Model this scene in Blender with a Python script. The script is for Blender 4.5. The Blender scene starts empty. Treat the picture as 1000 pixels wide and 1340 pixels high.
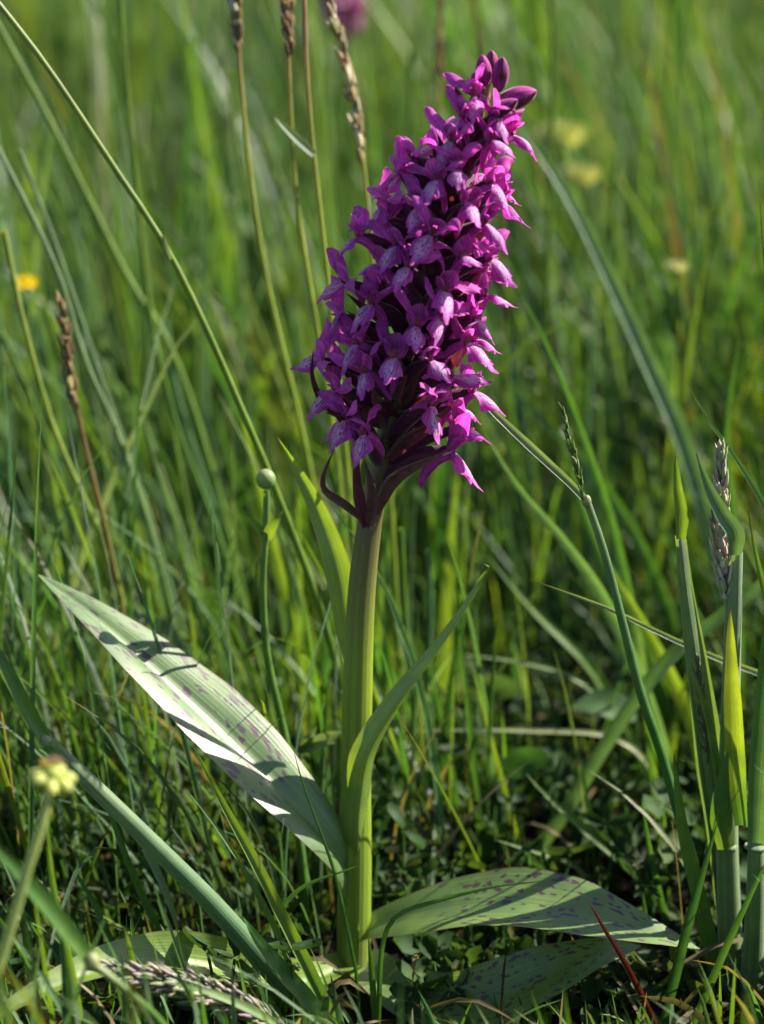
import bpy, math, random
import numpy as np
from mathutils import Vector, Matrix, Euler, noise as mnoise

random.seed(7)
rng = np.random.default_rng(11)
R = math.radians
sc = bpy.context.scene
col = sc.collection

# ------------------------------------------------------------------ camera
FPX = 3000.0                      # focal length in photograph pixels (1000 x 1340)
PITCH = R(16.0)
CAM = Vector((0.008, -0.72, 0.3694))
cam_d = bpy.data.cameras.new("camera")
cam_d.sensor_fit = 'HORIZONTAL'
cam_d.sensor_width = 24.0
cam_d.lens = 72.0
cam_d.clip_start = 0.01
cam_d.clip_end = 500.0
cam_d.dof.use_dof = True
cam_d.dof.focus_distance = 0.735
cam_d.dof.aperture_fstop = 5.6
cam_d.dof.aperture_blades = 7
cam = bpy.data.objects.new("camera", cam_d)
col.objects.link(cam)
cam.location = CAM
cam.rotation_euler = (math.pi / 2 - PITCH, 0, 0)
sc.camera = cam

# ------------------------------------------------------------------ sky and sun
SUN_EL, SUN_AZ = R(42), R(70)     # azimuth from +Y (away from the camera) towards +X
world = bpy.data.worlds.new("World")
sc.world = world
world.use_nodes = True
wn = world.node_tree
sky = wn.nodes.new('ShaderNodeTexSky')
sky.sky_type = 'NISHITA'
sky.sun_disc = False
sky.sun_elevation = SUN_EL
sky.sun_rotation = SUN_AZ
wn.nodes['Background'].inputs['Strength'].default_value = 0.062
wn.links.new(sky.outputs[0], wn.nodes['Background'].inputs['Color'])
sun_d = bpy.data.lights.new("sun", 'SUN')
sun_d.energy = 5.0
sun_d.angle = R(0.5)
sun_d.color = (1.0, 0.93, 0.80)
sun = bpy.data.objects.new("sun", sun_d)
col.objects.link(sun)
to_sun = Vector((math.sin(SUN_AZ) * math.cos(SUN_EL), math.cos(SUN_AZ) * math.cos(SUN_EL), math.sin(SUN_EL)))
sun.rotation_euler = to_sun.to_track_quat('Z', 'Y').to_euler()
sun.location = to_sun * 3

sc.view_settings.view_transform = 'Standard'
sc.view_settings.look = 'None'
sc.view_settings.gamma = 1.0
sc.view_settings.exposure = 1.85
sc.render.engine = 'CYCLES'
sc.cycles.use_denoising = True
sc.cycles.max_bounces = 8
sc.cycles.transmission_bounces = 6
sc.cycles.diffuse_bounces = 4
sc.cycles.transparent_max_bounces = 4

# ------------------------------------------------------------------ pixel -> place
CP, SP = math.cos(PITCH), math.sin(PITCH)
FWD, UPV, RGT = Vector((0, CP, -SP)), Vector((0, SP, CP)), Vector((1, 0, 0))
def P(px, py, y=0.0):
    """Point of the upright plane at world Y = y seen at photograph pixel (px, py)."""
    d = FWD + RGT * ((px - 500) / FPX) + UPV * ((670 - py) / FPX)
    return CAM + d * ((y - CAM.y) / d.y)
def PXM(y):
    """Metres per photograph pixel at depth y."""
    return (y - CAM.y) / CP / FPX
def project(v):
    r = v - CAM
    z = r.dot(FWD)
    return 500 + FPX * r.dot(RGT) / z, 670 - FPX * r.dot(UPV) / z

# ------------------------------------------------------------------ tagging
def tag(o, label=None, cat=None, group=None, kind=None):
    if label: o['label'] = label
    if cat: o['category'] = cat
    if group: o['group'] = group
    if kind: o['kind'] = kind
    return o
def thing(name, label, cat, loc=(0, 0, 0), group=None):
    o = bpy.data.objects.new(name, None)
    o.empty_display_size = 0.01
    o.location = loc
    col.objects.link(o)
    bpy.context.view_layer.update()
    return tag(o, label, cat, group)
def link(name, me, mat, parent=None):
    o = bpy.data.objects.new(name, me)
    col.objects.link(o)
    if me.materials:
        pass
    else:
        me.materials.append(mat)
    if parent is not None:
        o.parent = parent
        o.matrix_parent_inverse = Matrix.Translation(-parent.location) if parent.type == 'EMPTY' else Matrix()
    return o

# ------------------------------------------------------------------ materials
def nt(name):
    m = bpy.data.materials.new(name)
    m.use_nodes = True
    t = m.node_tree
    t.nodes.clear()
    return m, t, t.nodes.new('ShaderNodeOutputMaterial')
def N(t, kind, **kw):
    n = t.nodes.new(kind)
    for k, v in kw.items():
        if k in n.inputs:
            n.inputs[k].default_value = v
        else:
            setattr(n, k, v)
    return n
def mixc(t, blend, fac, a, b):
    n = t.nodes.new('ShaderNodeMix')
    n.data_type = 'RGBA'
    n.blend_type = blend
    for s, v in ((n.inputs[0], fac), (n.inputs[6], a), (n.inputs[7], b)):
        if hasattr(v, 'is_output'):
            t.links.new(v, s)
        else:
            s.default_value = v if isinstance(v, (int, float)) else (*v[:3], 1)
    return n.outputs[2]
def ramp(t, src, stops, interp='LINEAR'):
    n = t.nodes.new('ShaderNodeValToRGB')
    n.color_ramp.interpolation = interp
    el = n.color_ramp.elements
    el[0].position, el[0].color = stops[0][0], (*stops[0][1], 1)
    el[1].position, el[1].color = stops[-1][0], (*stops[-1][1], 1)
    for p, c in stops[1:-1]:
        e = el.new(p); e.color = (*c, 1)
    t.links.new(src, n.inputs[0])
    return n.outputs[0]
def math_n(t, op, a, b=0.0, c=0.0):
    n = t.nodes.new('ShaderNodeMath')
    n.operation = op
    for i, v in enumerate((a, b, c)):
        if hasattr(v, 'is_output'):
            t.links.new(v, n.inputs[i])
        else:
            n.inputs[i].default_value = v
    return n.outputs[0]
def leafy(t, out, colour, rough, trans, tcol, bump=None, spec=0.45, sheen=0.0):
    p = N(t, 'ShaderNodeBsdfPrincipled')
    t.links.new(colour, p.inputs['Base Color'])
    if hasattr(rough, 'is_output'):
        t.links.new(rough, p.inputs['Roughness'])
    else:
        p.inputs['Roughness'].default_value = rough
    p.inputs['Specular IOR Level'].default_value = spec
    if sheen:
        p.inputs['Sheen Weight'].default_value = sheen
        p.inputs['Sheen Roughness'].default_value = 0.4
    tr = N(t, 'ShaderNodeBsdfTranslucent')
    t.links.new(tcol, tr.inputs['Color'])
    mx = N(t, 'ShaderNodeMixShader', Fac=trans)
    t.links.new(p.outputs[0], mx.inputs[1])
    t.links.new(tr.outputs[0], mx.inputs[2])
    t.links.new(mx.outputs[0], out.inputs['Surface'])
    if bump is not None:
        b = N(t, 'ShaderNodeBump', Strength=bump[1], Distance=bump[2])
        t.links.new(bump[0], b.inputs['Height'])
        t.links.new(b.outputs[0], p.inputs['Normal'])
        t.links.new(b.outputs[0], tr.inputs['Normal'])
    return p

def plant_material(name, rough=0.42, trans=0.42, vein=26.0, tgain=(1.55, 1.45, 0.55), spec=0.45, sheen=0.0, veinbump=0.35):
    """Grass, culms and small parts: colour from the 'tint' attribute, long fine veins, patches of paler and darker tissue."""
    m, t, out = nt(name)
    att = N(t, 'ShaderNodeAttribute', attribute_name='tint')
    uv = N(t, 'ShaderNodeUVMap')
    mp = N(t, 'ShaderNodeMapping'); mp.inputs['Scale'].default_value = (vein, 1.5, 1)
    t.links.new(uv.outputs[0], mp.inputs[0])
    nz = N(t, 'ShaderNodeTexNoise', Scale=1.0, Detail=2.0)
    t.links.new(mp.outputs[0], nz.inputs['Vector'])
    tc = N(t, 'ShaderNodeTexCoord')
    n2 = N(t, 'ShaderNodeTexNoise', Scale=130.0, Detail=3.0)
    t.links.new(tc.outputs['Object'], n2.inputs['Vector'])
    v = ramp(t, nz.outputs[0], [(0.3, (0.72, 0.74, 0.7)), (0.7, (1.25, 1.22, 1.2))])
    w = ramp(t, n2.outputs[0], [(0.3, (0.8, 0.84, 0.85)), (0.7, (1.2, 1.14, 1.05))])
    c = mixc(t, 'MULTIPLY', 1.0, att.outputs['Color'], v)
    c = mixc(t, 'MULTIPLY', 1.0, c, w)
    tcol = mixc(t, 'MULTIPLY', 1.0, c, tgain)
    rg = math_n(t, 'MULTIPLY_ADD', n2.outputs[0], 0.25, rough - 0.12)
    leafy(t, out, c, rg, trans, tcol, (nz.outputs[0], veinbump, 0.0004), spec, sheen)
    return m
M_GRASS = plant_material('grass_blade')
M_CULM = plant_material('grass_culm', rough=0.42, trans=0.30, vein=14.0, spec=0.35)
M_FUZZ = plant_material('downy_sheath', rough=0.6, trans=0.30, vein=18.0, spec=0.3, sheen=0.45)
M_SMALL = plant_material('spikelet', rough=0.6, trans=0.3, vein=4.0, veinbump=0.1)

def orchid_leaf_material(name, spots=True, base=(0.075, 0.15, 0.035), seed=0.0, grain=(7.0, 25.0)):
    m, t, out = nt(name)
    uv = N(t, 'ShaderNodeUVMap')
    mp = N(t, 'ShaderNodeMapping'); mp.inputs['Scale'].default_value = (34, 1.2, 1)
    t.links.new(uv.outputs[0], mp.inputs[0])
    nz = N(t, 'ShaderNodeTexNoise', Scale=1.0, Detail=2.0)
    t.links.new(mp.outputs[0], nz.inputs['Vector'])
    tc = N(t, 'ShaderNodeTexCoord')
    n2 = N(t, 'ShaderNodeTexNoise', Scale=90.0, Detail=4.0)
    t.links.new(tc.outputs['Object'], n2.inputs['Vector'])
    c = ramp(t, nz.outputs[0], [(0.3, tuple(k * 0.8 for k in base)), (0.7, tuple(k * 1.22 for k in base))])
    c = mixc(t, 'MULTIPLY', 1.0, c, ramp(t, n2.outputs[0], [(0.3, (0.82, 0.86, 0.9)), (0.7, (1.2, 1.15, 1.0))]))
    # purple margin
    sx = N(t, 'ShaderNodeSeparateXYZ'); t.links.new(uv.outputs[0], sx.inputs[0])
    e = math_n(t, 'ABSOLUTE', math_n(t, 'MULTIPLY_ADD', sx.outputs[0], 2.0, -1.0))
    em = ramp(t, e, [(0.955, (0, 0, 0)), (0.99, (1, 1, 1))])
    c = mixc(t, 'MIX', em, c, (0.13, 0.09, 0.045))
    tcol = mixc(t, 'MULTIPLY', 1.0, c, (1.9, 1.75, 0.5))
    if spots:
        n3 = N(t, 'ShaderNodeTexNoise', Scale=9.0, Detail=2.0)
        t.links.new(uv.outputs[0], n3.inputs['Vector'])
        warp = mixc(t, 'ADD', 0.09, uv.outputs[0], n3.outputs['Color'])
        m2 = N(t, 'ShaderNodeMapping'); m2.inputs['Scale'].default_value = (*grain, 1); m2.inputs['Location'].default_value = (seed, seed * 1.7, 0)
        t.links.new(warp, m2.inputs[0])
        vo = N(t, 'ShaderNodeTexVoronoi', Scale=1.0, Randomness=0.9, voronoi_dimensions='2D')
        t.links.new(m2.outputs[0], vo.inputs['Vector'])
        vs = N(t, 'ShaderNodeSeparateColor'); t.links.new(vo.outputs['Color'], vs.inputs[0])
        # each cell has its own spot size; about half carry none
        rad = math_n(t, 'MULTIPLY_ADD', vs.outputs[0], 0.66, -0.15)
        d = math_n(t, 'SUBTRACT', rad, vo.outputs['Distance'])
        sm = ramp(t, d, [(0.0, (0, 0, 0)), (0.09, (1, 1, 1))])
        zone = ramp(t, sx.outputs[1], [(0.22, (0, 0, 0)), (0.38, (1, 1, 1)), (0.93, (1, 1, 1)), (0.97, (0, 0, 0))])
        sm = mixc(t, 'MULTIPLY', 1.0, sm, zone)
        sm = mixc(t, 'MULTIPLY', 1.0, sm, (0.9, 0.9, 0.9))
        c = mixc(t, 'MIX', sm, c, (0.055, 0.008, 0.045))
        tcol = mixc(t, 'MIX', sm, tcol, (0.06, 0.015, 0.03))
    rg = math_n(t, 'MULTIPLY_ADD', n2.outputs[0], 0.16, 0.36)
    p = leafy(t, out, c, rg, 0.38, tcol, (nz.outputs[0], 0.3, 0.0005), 1.0)
    return m
M_LEAF_A = orchid_leaf_material('orchid_leaf_spotted', True, (0.095, 0.165, 0.055), 0.3, (9.5, 32.0))
M_LEAF_B = orchid_leaf_material('orchid_leaf_spotted_low', True, (0.105, 0.18, 0.042), 4.1, (11.0, 32.0))
M_LEAF_C = orchid_leaf_material('orchid_leaf_plain', False, (0.125, 0.20, 0.030), 0.0)

def petal_material(name, base, pale, trans=0.4, lip=False, gain=(1.5, 1.0, 1.35)):
    m, t, out = nt(name)
    uv = N(t, 'ShaderNodeUVMap')
    tc = N(t, 'ShaderNodeTexCoord')
    oi = N(t, 'ShaderNodeObjectInfo')
    sx = N(t, 'ShaderNodeSeparateXYZ'); t.links.new(uv.outputs[0], sx.inputs[0])
    mp = N(t, 'ShaderNodeMapping'); mp.inputs['Scale'].default_value = (13, 1.1, 1)
    t.links.new(uv.outputs[0], mp.inputs[0])
    nz = N(t, 'ShaderNodeTexNoise', Scale=1.0, Detail=2.5)
    t.links.new(mp.outputs[0], nz.inputs['Vector'])
    n2 = N(t, 'ShaderNodeTexNoise', Scale=420.0, Detail=3.0)
    t.links.new(tc.outputs['Object'], n2.inputs['Vector'])
    f = ramp(t, nz.outputs[0], [(0.35, (0, 0, 0)), (0.68, (1, 1, 1))])
    c = mixc(t, 'MIX', f, base, pale)
    var = ramp(t, oi.outputs['Random'], [(0.0, (0.78, 0.8, 0.86)), (0.5, (1, 1, 1)), (1.0, (1.22, 1.25, 1.1))])
    c = mixc(t, 'MULTIPLY', 1.0, c, var)
    c = mixc(t, 'MULTIPLY', 1.0, c, ramp(t, n2.outputs[0], [(0.3, (0.78, 0.78, 0.8)), (0.7, (1.22, 1.22, 1.2))]))
    if lip:
        e = math_n(t, 'ABSOLUTE', math_n(t, 'MULTIPLY_ADD', sx.outputs[0], 2.0, -1.0))
        zone = math_n(t, 'MULTIPLY', ramp(t, e, [(0.30, (1, 1, 1)), (0.62, (0, 0, 0))]),
                      ramp(t, sx.outputs[1], [(0.0, (1, 1, 1)), (0.62, (1, 1, 1)), (0.86, (0, 0, 0))]))
        c = mixc(t, 'MIX', math_n(t, 'MULTIPLY', zone, 0.72), c, (0.64, 0.38, 0.58))
        # broken loops and dashes of dark purple
        m2 = N(t, 'ShaderNodeMapping'); m2.inputs['Scale'].default_value = (9.0, 2.1, 1)
        t.links.new(uv.outputs[0], m2.inputs[0])
        ad = N(t, 'ShaderNodeVectorMath', operation='ADD')
        rv = N(t, 'ShaderNodeVectorMath', operation='SCALE'); rv.inputs[0].default_value = (7.3, 3.1, 0)
        t.links.new(oi.outputs['Random'], rv.inputs['Scale'])
        t.links.new(m2.outputs[0], ad.inputs[0]); t.links.new(rv.outputs[0], ad.inputs[1])
        n4 = N(t, 'ShaderNodeTexNoise', Scale=1.0, Detail=0.5, Distortion=1.2)
        t.links.new(ad.outputs[0], n4.inputs['Vector'])
        ln = math_n(t, 'ABSOLUTE', math_n(t, 'SUBTRACT', math_n(t, 'FRACT', math_n(t, 'MULTIPLY', n4.outputs[0], 5.0)), 0.5))
        lm = ramp(t, ln, [(0.10, (1, 1, 1)), (0.2, (0, 0, 0))])
        z2 = math_n(t, 'MULTIPLY', ramp(t, e, [(0.45, (1, 1, 1)), (0.7, (0, 0, 0))]),
                    ramp(t, sx.outputs[1], [(0.06, (0, 0, 0)), (0.16, (1, 1, 1)), (0.7, (1, 1, 1)), (0.85, (0, 0, 0))]))
        c = mixc(t, 'MIX', math_n(t, 'MULTIPLY', math_n(t, 'MULTIPLY', lm, z2), 0.9), c, (0.13, 0.008, 0.19))
    tcol = mixc(t, 'MULTIPLY', 1.0, c, gain)
    leafy(t, out, c, 0.62, trans, tcol, (nz.outputs[0], 0.45, 0.0005), 0.25, 0.25)
    return m
M_PETAL = petal_material('orchid_petal', (0.31, 0.020, 0.25), (0.58, 0.11, 0.48), 0.50)
M_LIP = petal_material('orchid_lip', (0.29, 0.020, 0.25), (0.46, 0.07, 0.40), 0.40, True)
M_HOOD = petal_material('orchid_hood', (0.36, 0.035, 0.30), (0.60, 0.15, 0.50), 0.45)
M_BUD = petal_material('orchid_bud', (0.17, 0.010, 0.11), (0.36, 0.04, 0.26), 0.30)
M_OVARY = petal_material('orchid_ovary', (0.050, 0.006, 0.026), (0.085, 0.012, 0.042), 0.12)
M_BRACT = petal_material('orchid_bract', (0.060, 0.012, 0.030), (0.105, 0.030, 0.045), 0.30, gain=(1.6, 1.0, 0.6))
M_BRACTG = petal_material('orchid_bract_green', (0.085, 0.045, 0.035), (0.12, 0.045, 0.05), 0.28, gain=(1.2, 1.0, 0.7))
M_THROAT = petal_material('orchid_column', (0.16, 0.015, 0.03), (0.30, 0.06, 0.10), 0.2)

def stem_material():
    m, t, out = nt('orchid_stem')
    att = N(t, 'ShaderNodeAttribute', attribute_name='tint')
    uv = N(t, 'ShaderNodeUVMap')
    mp = N(t, 'ShaderNodeMapping'); mp.inputs['Scale'].default_value = (30, 1.2, 1)
    t.links.new(uv.outputs[0], mp.inputs[0])
    nz = N(t, 'ShaderNodeTexNoise', Scale=1.0, Detail=2.0)
    t.links.new(mp.outputs[0], nz.inputs['Vector'])
    c = mixc(t, 'MULTIPLY', 1.0, att.outputs['Color'], ramp(t, nz.outputs[0], [(0.32, (0.72, 0.72, 0.75)), (0.68, (1.25, 1.25, 1.15))]))
    p = N(t, 'ShaderNodeBsdfPrincipled', Roughness=0.42)
    t.links.new(c, p.inputs['Base Color'])
    p.inputs['Subsurface Weight'].default_value = 0.55
    p.inputs['Subsurface Radius'].default_value = (1.0, 1.0, 0.25)
    p.inputs['Subsurface Scale'].default_value = 0.006
    b = N(t, 'ShaderNodeBump', Strength=0.5, Distance=0.0006)
    t.links.new(nz.outputs[0], b.inputs['Height']); t.links.new(b.outputs[0], p.inputs['Normal'])
    t.links.new(p.outputs[0], out.inputs['Surface'])
    return m
M_STEM = stem_material()

def soil_material():
    m, t, out = nt('meadow_soil')
    tc = N(t, 'ShaderNodeTexCoord')
    a = N(t, 'ShaderNodeTexNoise', Scale=14.0, Detail=8.0)
    b = N(t, 'ShaderNodeTexNoise', Scale=90.0, Detail=6.0)
    t.links.new(tc.outputs['Object'], a.inputs['Vector']); t.links.new(tc.outputs['Object'], b.inputs['Vector'])
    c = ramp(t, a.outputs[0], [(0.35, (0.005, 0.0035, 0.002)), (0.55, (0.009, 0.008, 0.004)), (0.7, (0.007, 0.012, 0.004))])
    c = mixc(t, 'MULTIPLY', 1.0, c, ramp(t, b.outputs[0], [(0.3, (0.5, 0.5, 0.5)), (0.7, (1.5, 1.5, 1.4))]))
    p = N(t, 'ShaderNodeBsdfPrincipled', Roughness=1.0)
    p.inputs['Specular IOR Level'].default_value = 0.05
    t.links.new(c, p.inputs['Base Color'])
    bm = N(t, 'ShaderNodeBump', Strength=0.9, Distance=0.004)
    t.links.new(b.outputs[0], bm.inputs['Height']); t.links.new(bm.outputs[0], p.inputs['Normal'])
    t.links.new(p.outputs[0], out.inputs['Surface'])
    return m
M_SOIL = soil_material()

# ------------------------------------------------------------------ mesh helpers
def lerp(a, b, t): return a + (b - a) * t
def interp(tbl, t):
    if t <= tbl[0][0]: return tbl[0][1]
    for (t0, v0), (t1, v1) in zip(tbl, tbl[1:]):
        if t <= t1:
            f = (t - t0) / (t1 - t0)
            if isinstance(v0, (int, float)): return lerp(v0, v1, f)
            return tuple(lerp(p, q, f) for p, q in zip(v0, v1))
    return tbl[-1][1]
def spline(pts, n):
    """Catmull-Rom through pts, resampled evenly to n points."""
    pts = [Vector(p) for p in pts]
    if len(pts) == 2:
        return [pts[0].lerp(pts[1], i / (n - 1)) for i in range(n)]
    ext = [pts[0] * 2 - pts[1]] + pts + [pts[-1] * 2 - pts[-2]]
    fine = []
    for i in range(1, len(ext) - 2):
        p0, p1, p2, p3 = ext[i - 1:i + 3]
        for k in range(12):
            t = k / 12
            fine.append(0.5 * ((2 * p1) + (p2 - p0) * t + (2 * p0 - 5 * p1 + 4 * p2 - p3) * t * t + (3 * p1 - p0 - 3 * p2 + p3) * t ** 3))
    fine.append(pts[-1])
    cum = [0.0]
    for a, b in zip(fine, fine[1:]): cum.append(cum[-1] + (b - a).length)
    out, j = [], 0
    for i in range(n):
        s = cum[-1] * i / (n - 1)
        while j < len(cum) - 2 and cum[j + 1] < s: j += 1
        f = (s - cum[j]) / max(cum[j + 1] - cum[j], 1e-9)
        out.append(fine[j].lerp(fine[j + 1], min(max(f, 0), 1)))
    return out
def make_mesh(name, verts, faces, uvs=None, tints=None, smooth=True):
    me = bpy.data.meshes.new(name)
    me.from_pydata([tuple(v) for v in verts], [], faces)
    if uvs is not None:
        uvl = me.uv_layers.new(name='UVMap')
        idx = np.empty(len(me.loops), np.int32); me.loops.foreach_get('vertex_index', idx)
        uvl.data.foreach_set('uv', np.asarray(uvs, np.float32)[idx].ravel())
    if tints is not None:
        a = me.color_attributes.new('tint', 'FLOAT_COLOR', 'POINT')
        c = np.ones((len(verts), 4), np.float32); c[:, :3] = np.asarray(tints, np.float32)
        a.data.foreach_set('color', c.ravel())
    if smooth:
        me.polygons.foreach_set('use_smooth', np.ones(len(me.polygons), bool))
    me.update()
    return me
def grid_faces(nu, nv, off=0, wrap=False):
    f = []
    for j in range(nv - 1):
        for i in range(nu if wrap else nu - 1):
            i2 = (i + 1) % nu
            f.append((off + j * nu + i, off + j * nu + i2, off + (j + 1) * nu + i2, off + (j + 1) * nu + i))
    return f
def tangents(c):
    return [((c[min(i + 1, len(c) - 1)] - c[max(i - 1, 0)])).normalized() for i in range(len(c))]

PROF_BLADE = [(0, 0.75), (0.25, 1.0), (0.6, 0.85), (0.85, 0.45), (0.96, 0.16), (1, 0.02)]
PROF_TIPFIRST = [(0, 0.02), (0.06, 0.18), (0.2, 0.5), (0.45, 0.9), (0.75, 1.0), (1, 0.8)]
PROF_LEAF = [(0, 0.55), (0.12, 0.72), (0.35, 0.98), (0.5, 1.0), (0.7, 0.8), (0.88, 0.4), (0.97, 0.12), (1, 0.01)]

G = (0.052, 0.132, 0.026); G2 = (0.036, 0.098, 0.027); Y = (0.118, 0.190, 0.026); YG = (0.080, 0.158, 0.026)
B = (0.075, 0.150, 0.068); B2 = (0.135, 0.198, 0.105); S = (0.19, 0.165, 0.075); RED = (0.06, 0.028, 0.025); BR = (0.14, 0.075, 0.03); PALE = (0.22, 0.26, 0.13)

def ribbon_data(pts, w, prof, ang=0.0, ang2=None, fold=0.25, cols=(G, G, G), n=22, m=5, wave=0.0, curl=0.0, seed=0):
    """A blade or leaf: pts from base to tip; w full width in metres; ang turns its face away from the viewer about its length."""
    c = spline(pts, n)
    T = tangents(c)
    verts, uvs, tn = [], [], []
    ang2 = ang if ang2 is None else ang2
    for j, (p, t) in enumerate(zip(c, T)):
        v = j / (n - 1)
        view = (p - CAM).normalized()
        wd = t.cross(view)
        if wd.length < 1e-5: wd = Vector((1, 0, 0))
        wd.normalize()
        wd = Matrix.Rotation(R(lerp(ang, ang2, v)), 3, t) @ wd
        nn = wd.cross(t).normalized()
        if nn.dot(view) > 0 and abs(lerp(ang, ang2, v)) < 90: nn = -nn      # face normal towards the viewer
        hw = 0.5 * w * interp(prof, v)
        for i in range(m):
            s = 2 * i / (m - 1) - 1
            off = fold * (abs(s) ** 1.3 if not curl else math.tanh(2.2 * abs(s)) * 0.75) * hw
            off += wave * hw * math.sin(9 * v + 2.2 * s + seed) * abs(s)
            verts.append(p + wd * (s * hw * (1 - 0.25 * min(abs(fold), 1))) + nn * off)
            uvs.append((i / (m - 1), v))
            tn.append(interp([(0, cols[0]), (0.5, cols[1]), (0.93, cols[1] if len(cols) < 4 else cols[3]), (0.99, cols[2]), (1, cols[2])], v))
    return verts, grid_faces(m, n), uvs, tn
def tube_data(pts, radii, cols, n=24, k=8, flat=1.0, ridge=0.0):
    c = spline(pts, n)
    T = tangents(c)
    ref = Vector((0, 1, 0.1)).normalized()
    verts, uvs, tn = [], [], []
    for j, (p, t) in enumerate(zip(c, T)):
        v = j / (n - 1)
        a = t.cross(ref)
        if a.length < 1e-4: a = t.cross(Vector((1, 0, 0)))
        a.normalize()
        b = t.cross(a)
        r = interp(radii, v)
        for i in range(k):
            th = 2 * math.pi * i / k
            rr = r * (1 + ridge * math.cos(th * 4))
            verts.append(p + a * math.cos(th) * rr + b * math.sin(th) * rr * flat)
            uvs.append((abs(2 * i / k - 1), v))
            tn.append(interp(cols, v))
    return verts, grid_faces(k, n, wrap=True), uvs, tn
def join_data(datas):
    V, F, U, C = [], [], [], []
    for v, f, u, c in datas:
        o = len(V)
        V += v; U += u; C += c
        F += [tuple(i + o for i in q) for q in f]
    return V, F, U, C
def build(name, data, mat, parent=None):
    v, f, u, c = data
    return link(name, make_mesh(name, v, f, u, c), mat, parent)
def px_pts(pts):
    return [P(*p) for p in pts]
def to_ground(p3):
    """Carry the lower end of a stem on to the soil in the way it was heading."""
    a, b = p3[-2], p3[-1]
    if b.z > 0.002:
        t = (b - a).normalized()
        down = Vector((t.x * 0.5, t.y * 0.5, -1)).normalized()
        mid = b + (t * 0.4 + down * 0.6).normalized() * (b.z * 0.5)
        if mid.z > b.z * 0.9: mid.z = b.z * 0.55
        end = mid + down * (mid.z / max(-down.z, 0.2))
        end.z = -0.004
        p3 = p3 + [mid, end]
    return p3
def blade(name, label, pts, w, cols=(G, G, G), ang=0, ang2=None, fold=0.3, prof=PROF_BLADE, group=None, parent=None, ground=True, cat='grass blade', mat=None, n=24, wave=0.0, tip_first=True, m=5):
    """pts are photograph pixels with a depth, from the tip down; w in pixels at the first depth."""
    p3 = px_pts(pts)
    if ground: p3 = to_ground(p3)
    if tip_first: p3 = p3[::-1]
    o = build(name, ribbon_data(p3, w * PXM(pts[0][2]), prof, ang, ang2, fold, cols, n, m, wave), mat or M_GRASS, parent)
    if parent is None: tag(o, label, cat, group)
    return o
def culm(name, label, pts, r, cols, group=None, parent=None, ground=True, cat='grass stem', mat=None, n=30, knots=(), k=8):
    p3 = px_pts(pts)
    if ground: p3 = to_ground(p3)
    p3 = p3[::-1]
    rm = r * PXM(pts[0][2])
    radii = [(0, rm * 1.25), (1, rm * 0.75)]
    o = build(name, tube_data(p3, radii, cols, n, k), mat or M_CULM, parent)
    if parent is None: tag(o, label, cat, group)
    return o
def spikelets(path, count, length, width, cols, spread=0.45, base_r=0.0, seed=0, t0=0.0, t1=1.0, taper=True):
    """Many small pointed husks crowded along a path (root to tip)."""
    rd = random.Random(seed)
    c = spline(path, 60)
    T = tangents(c)
    out = []
    for i in range(count):
        v = t0 + (t1 - t0) * (i + rd.random() * 0.8) / count
        j = min(int(v * 59), 58)
        p, t = c[j], T[j]
        th = rd.uniform(0, 6.283)
        side = t.orthogonal().normalized()
        side = Matrix.Rotation(th, 3, t) @ side
        env = math.sin(math.pi * min(1, max(0.04, 0.12 + 0.85 * (v - t0) / (t1 - t0)))) if taper else 1.0
        q = p + side * base_r * env * rd.uniform(0.3, 1)
        d = (t + side * spread * rd.uniform(0.5, 1.3)).normalized()
        L = length * rd.uniform(0.55, 1.35)
        b = d.cross(side).normalized()
        a = b.cross(d)
        cc = cols[rd.randrange(len(cols))]
        o0 = []
        for s, ww in ((0.0, 0.25), (0.3, 1.0), (0.65, 0.8), (1.0, 0.06)):
            for kx in range(4):
                an = kx * math.pi / 2
                o0.append(q + d * (L * s) + (a * math.cos(an) * 0.6 + b * math.sin(an)) * (0.5 * width * ww))
        f = grid_faces(4, 4, wrap=True)
        out.append((o0, f, [(0.5, 0.5)] * 16, [cc] * 16))
    return join_data(out)
def ellipsoid(center, r, cols, k=10, axis=Vector((0, 0, 1)), n=8, shape=None):
    q = axis.normalized().to_track_quat('Z', 'Y')
    V, U, C = [], [], []
    for j in range(n + 1):
        ph = math.pi * j / n
        s = 1.0 if shape is None else interp(shape, j / n)
        for i in range(k):
            th = 2 * math.pi * i / k
            V.append(Vector(center) + q @ Vector((r[0] * math.sin(ph) * math.cos(th) * s, r[1] * math.sin(ph) * math.sin(th) * s, -r[2] * math.cos(ph))))
            U.append((i / k, j / n)); C.append(interp(cols, j / n))
    return V, grid_faces(k, n + 1, wrap=True), U, C

# ------------------------------------------------------------------ ground
def build_ground():
    xs = np.concatenate([[-150, -60, -25, -10, -5], np.linspace(-2.5, 2.5, 60), [5, 10, 25, 60, 150]])
    ys = np.concatenate([[-60, -20, -6, -2], np.linspace(-0.9, 4.5, 66), [6, 9, 15, 30, 70, 160]])
    V = []
    for y in ys:
        for x in xs:
            z = 0.012 * mnoise.noise(Vector((x * 3, y * 3, 0.3))) + 0.006 * mnoise.noise(Vector((x * 11, y * 11, 4.1))) - 0.006
            if abs(x) < 0.06 and abs(y) < 0.06: z = -0.004
            V.append((x, y, z))
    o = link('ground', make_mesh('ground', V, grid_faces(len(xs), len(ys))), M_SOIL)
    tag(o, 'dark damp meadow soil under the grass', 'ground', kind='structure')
build_ground()

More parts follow.
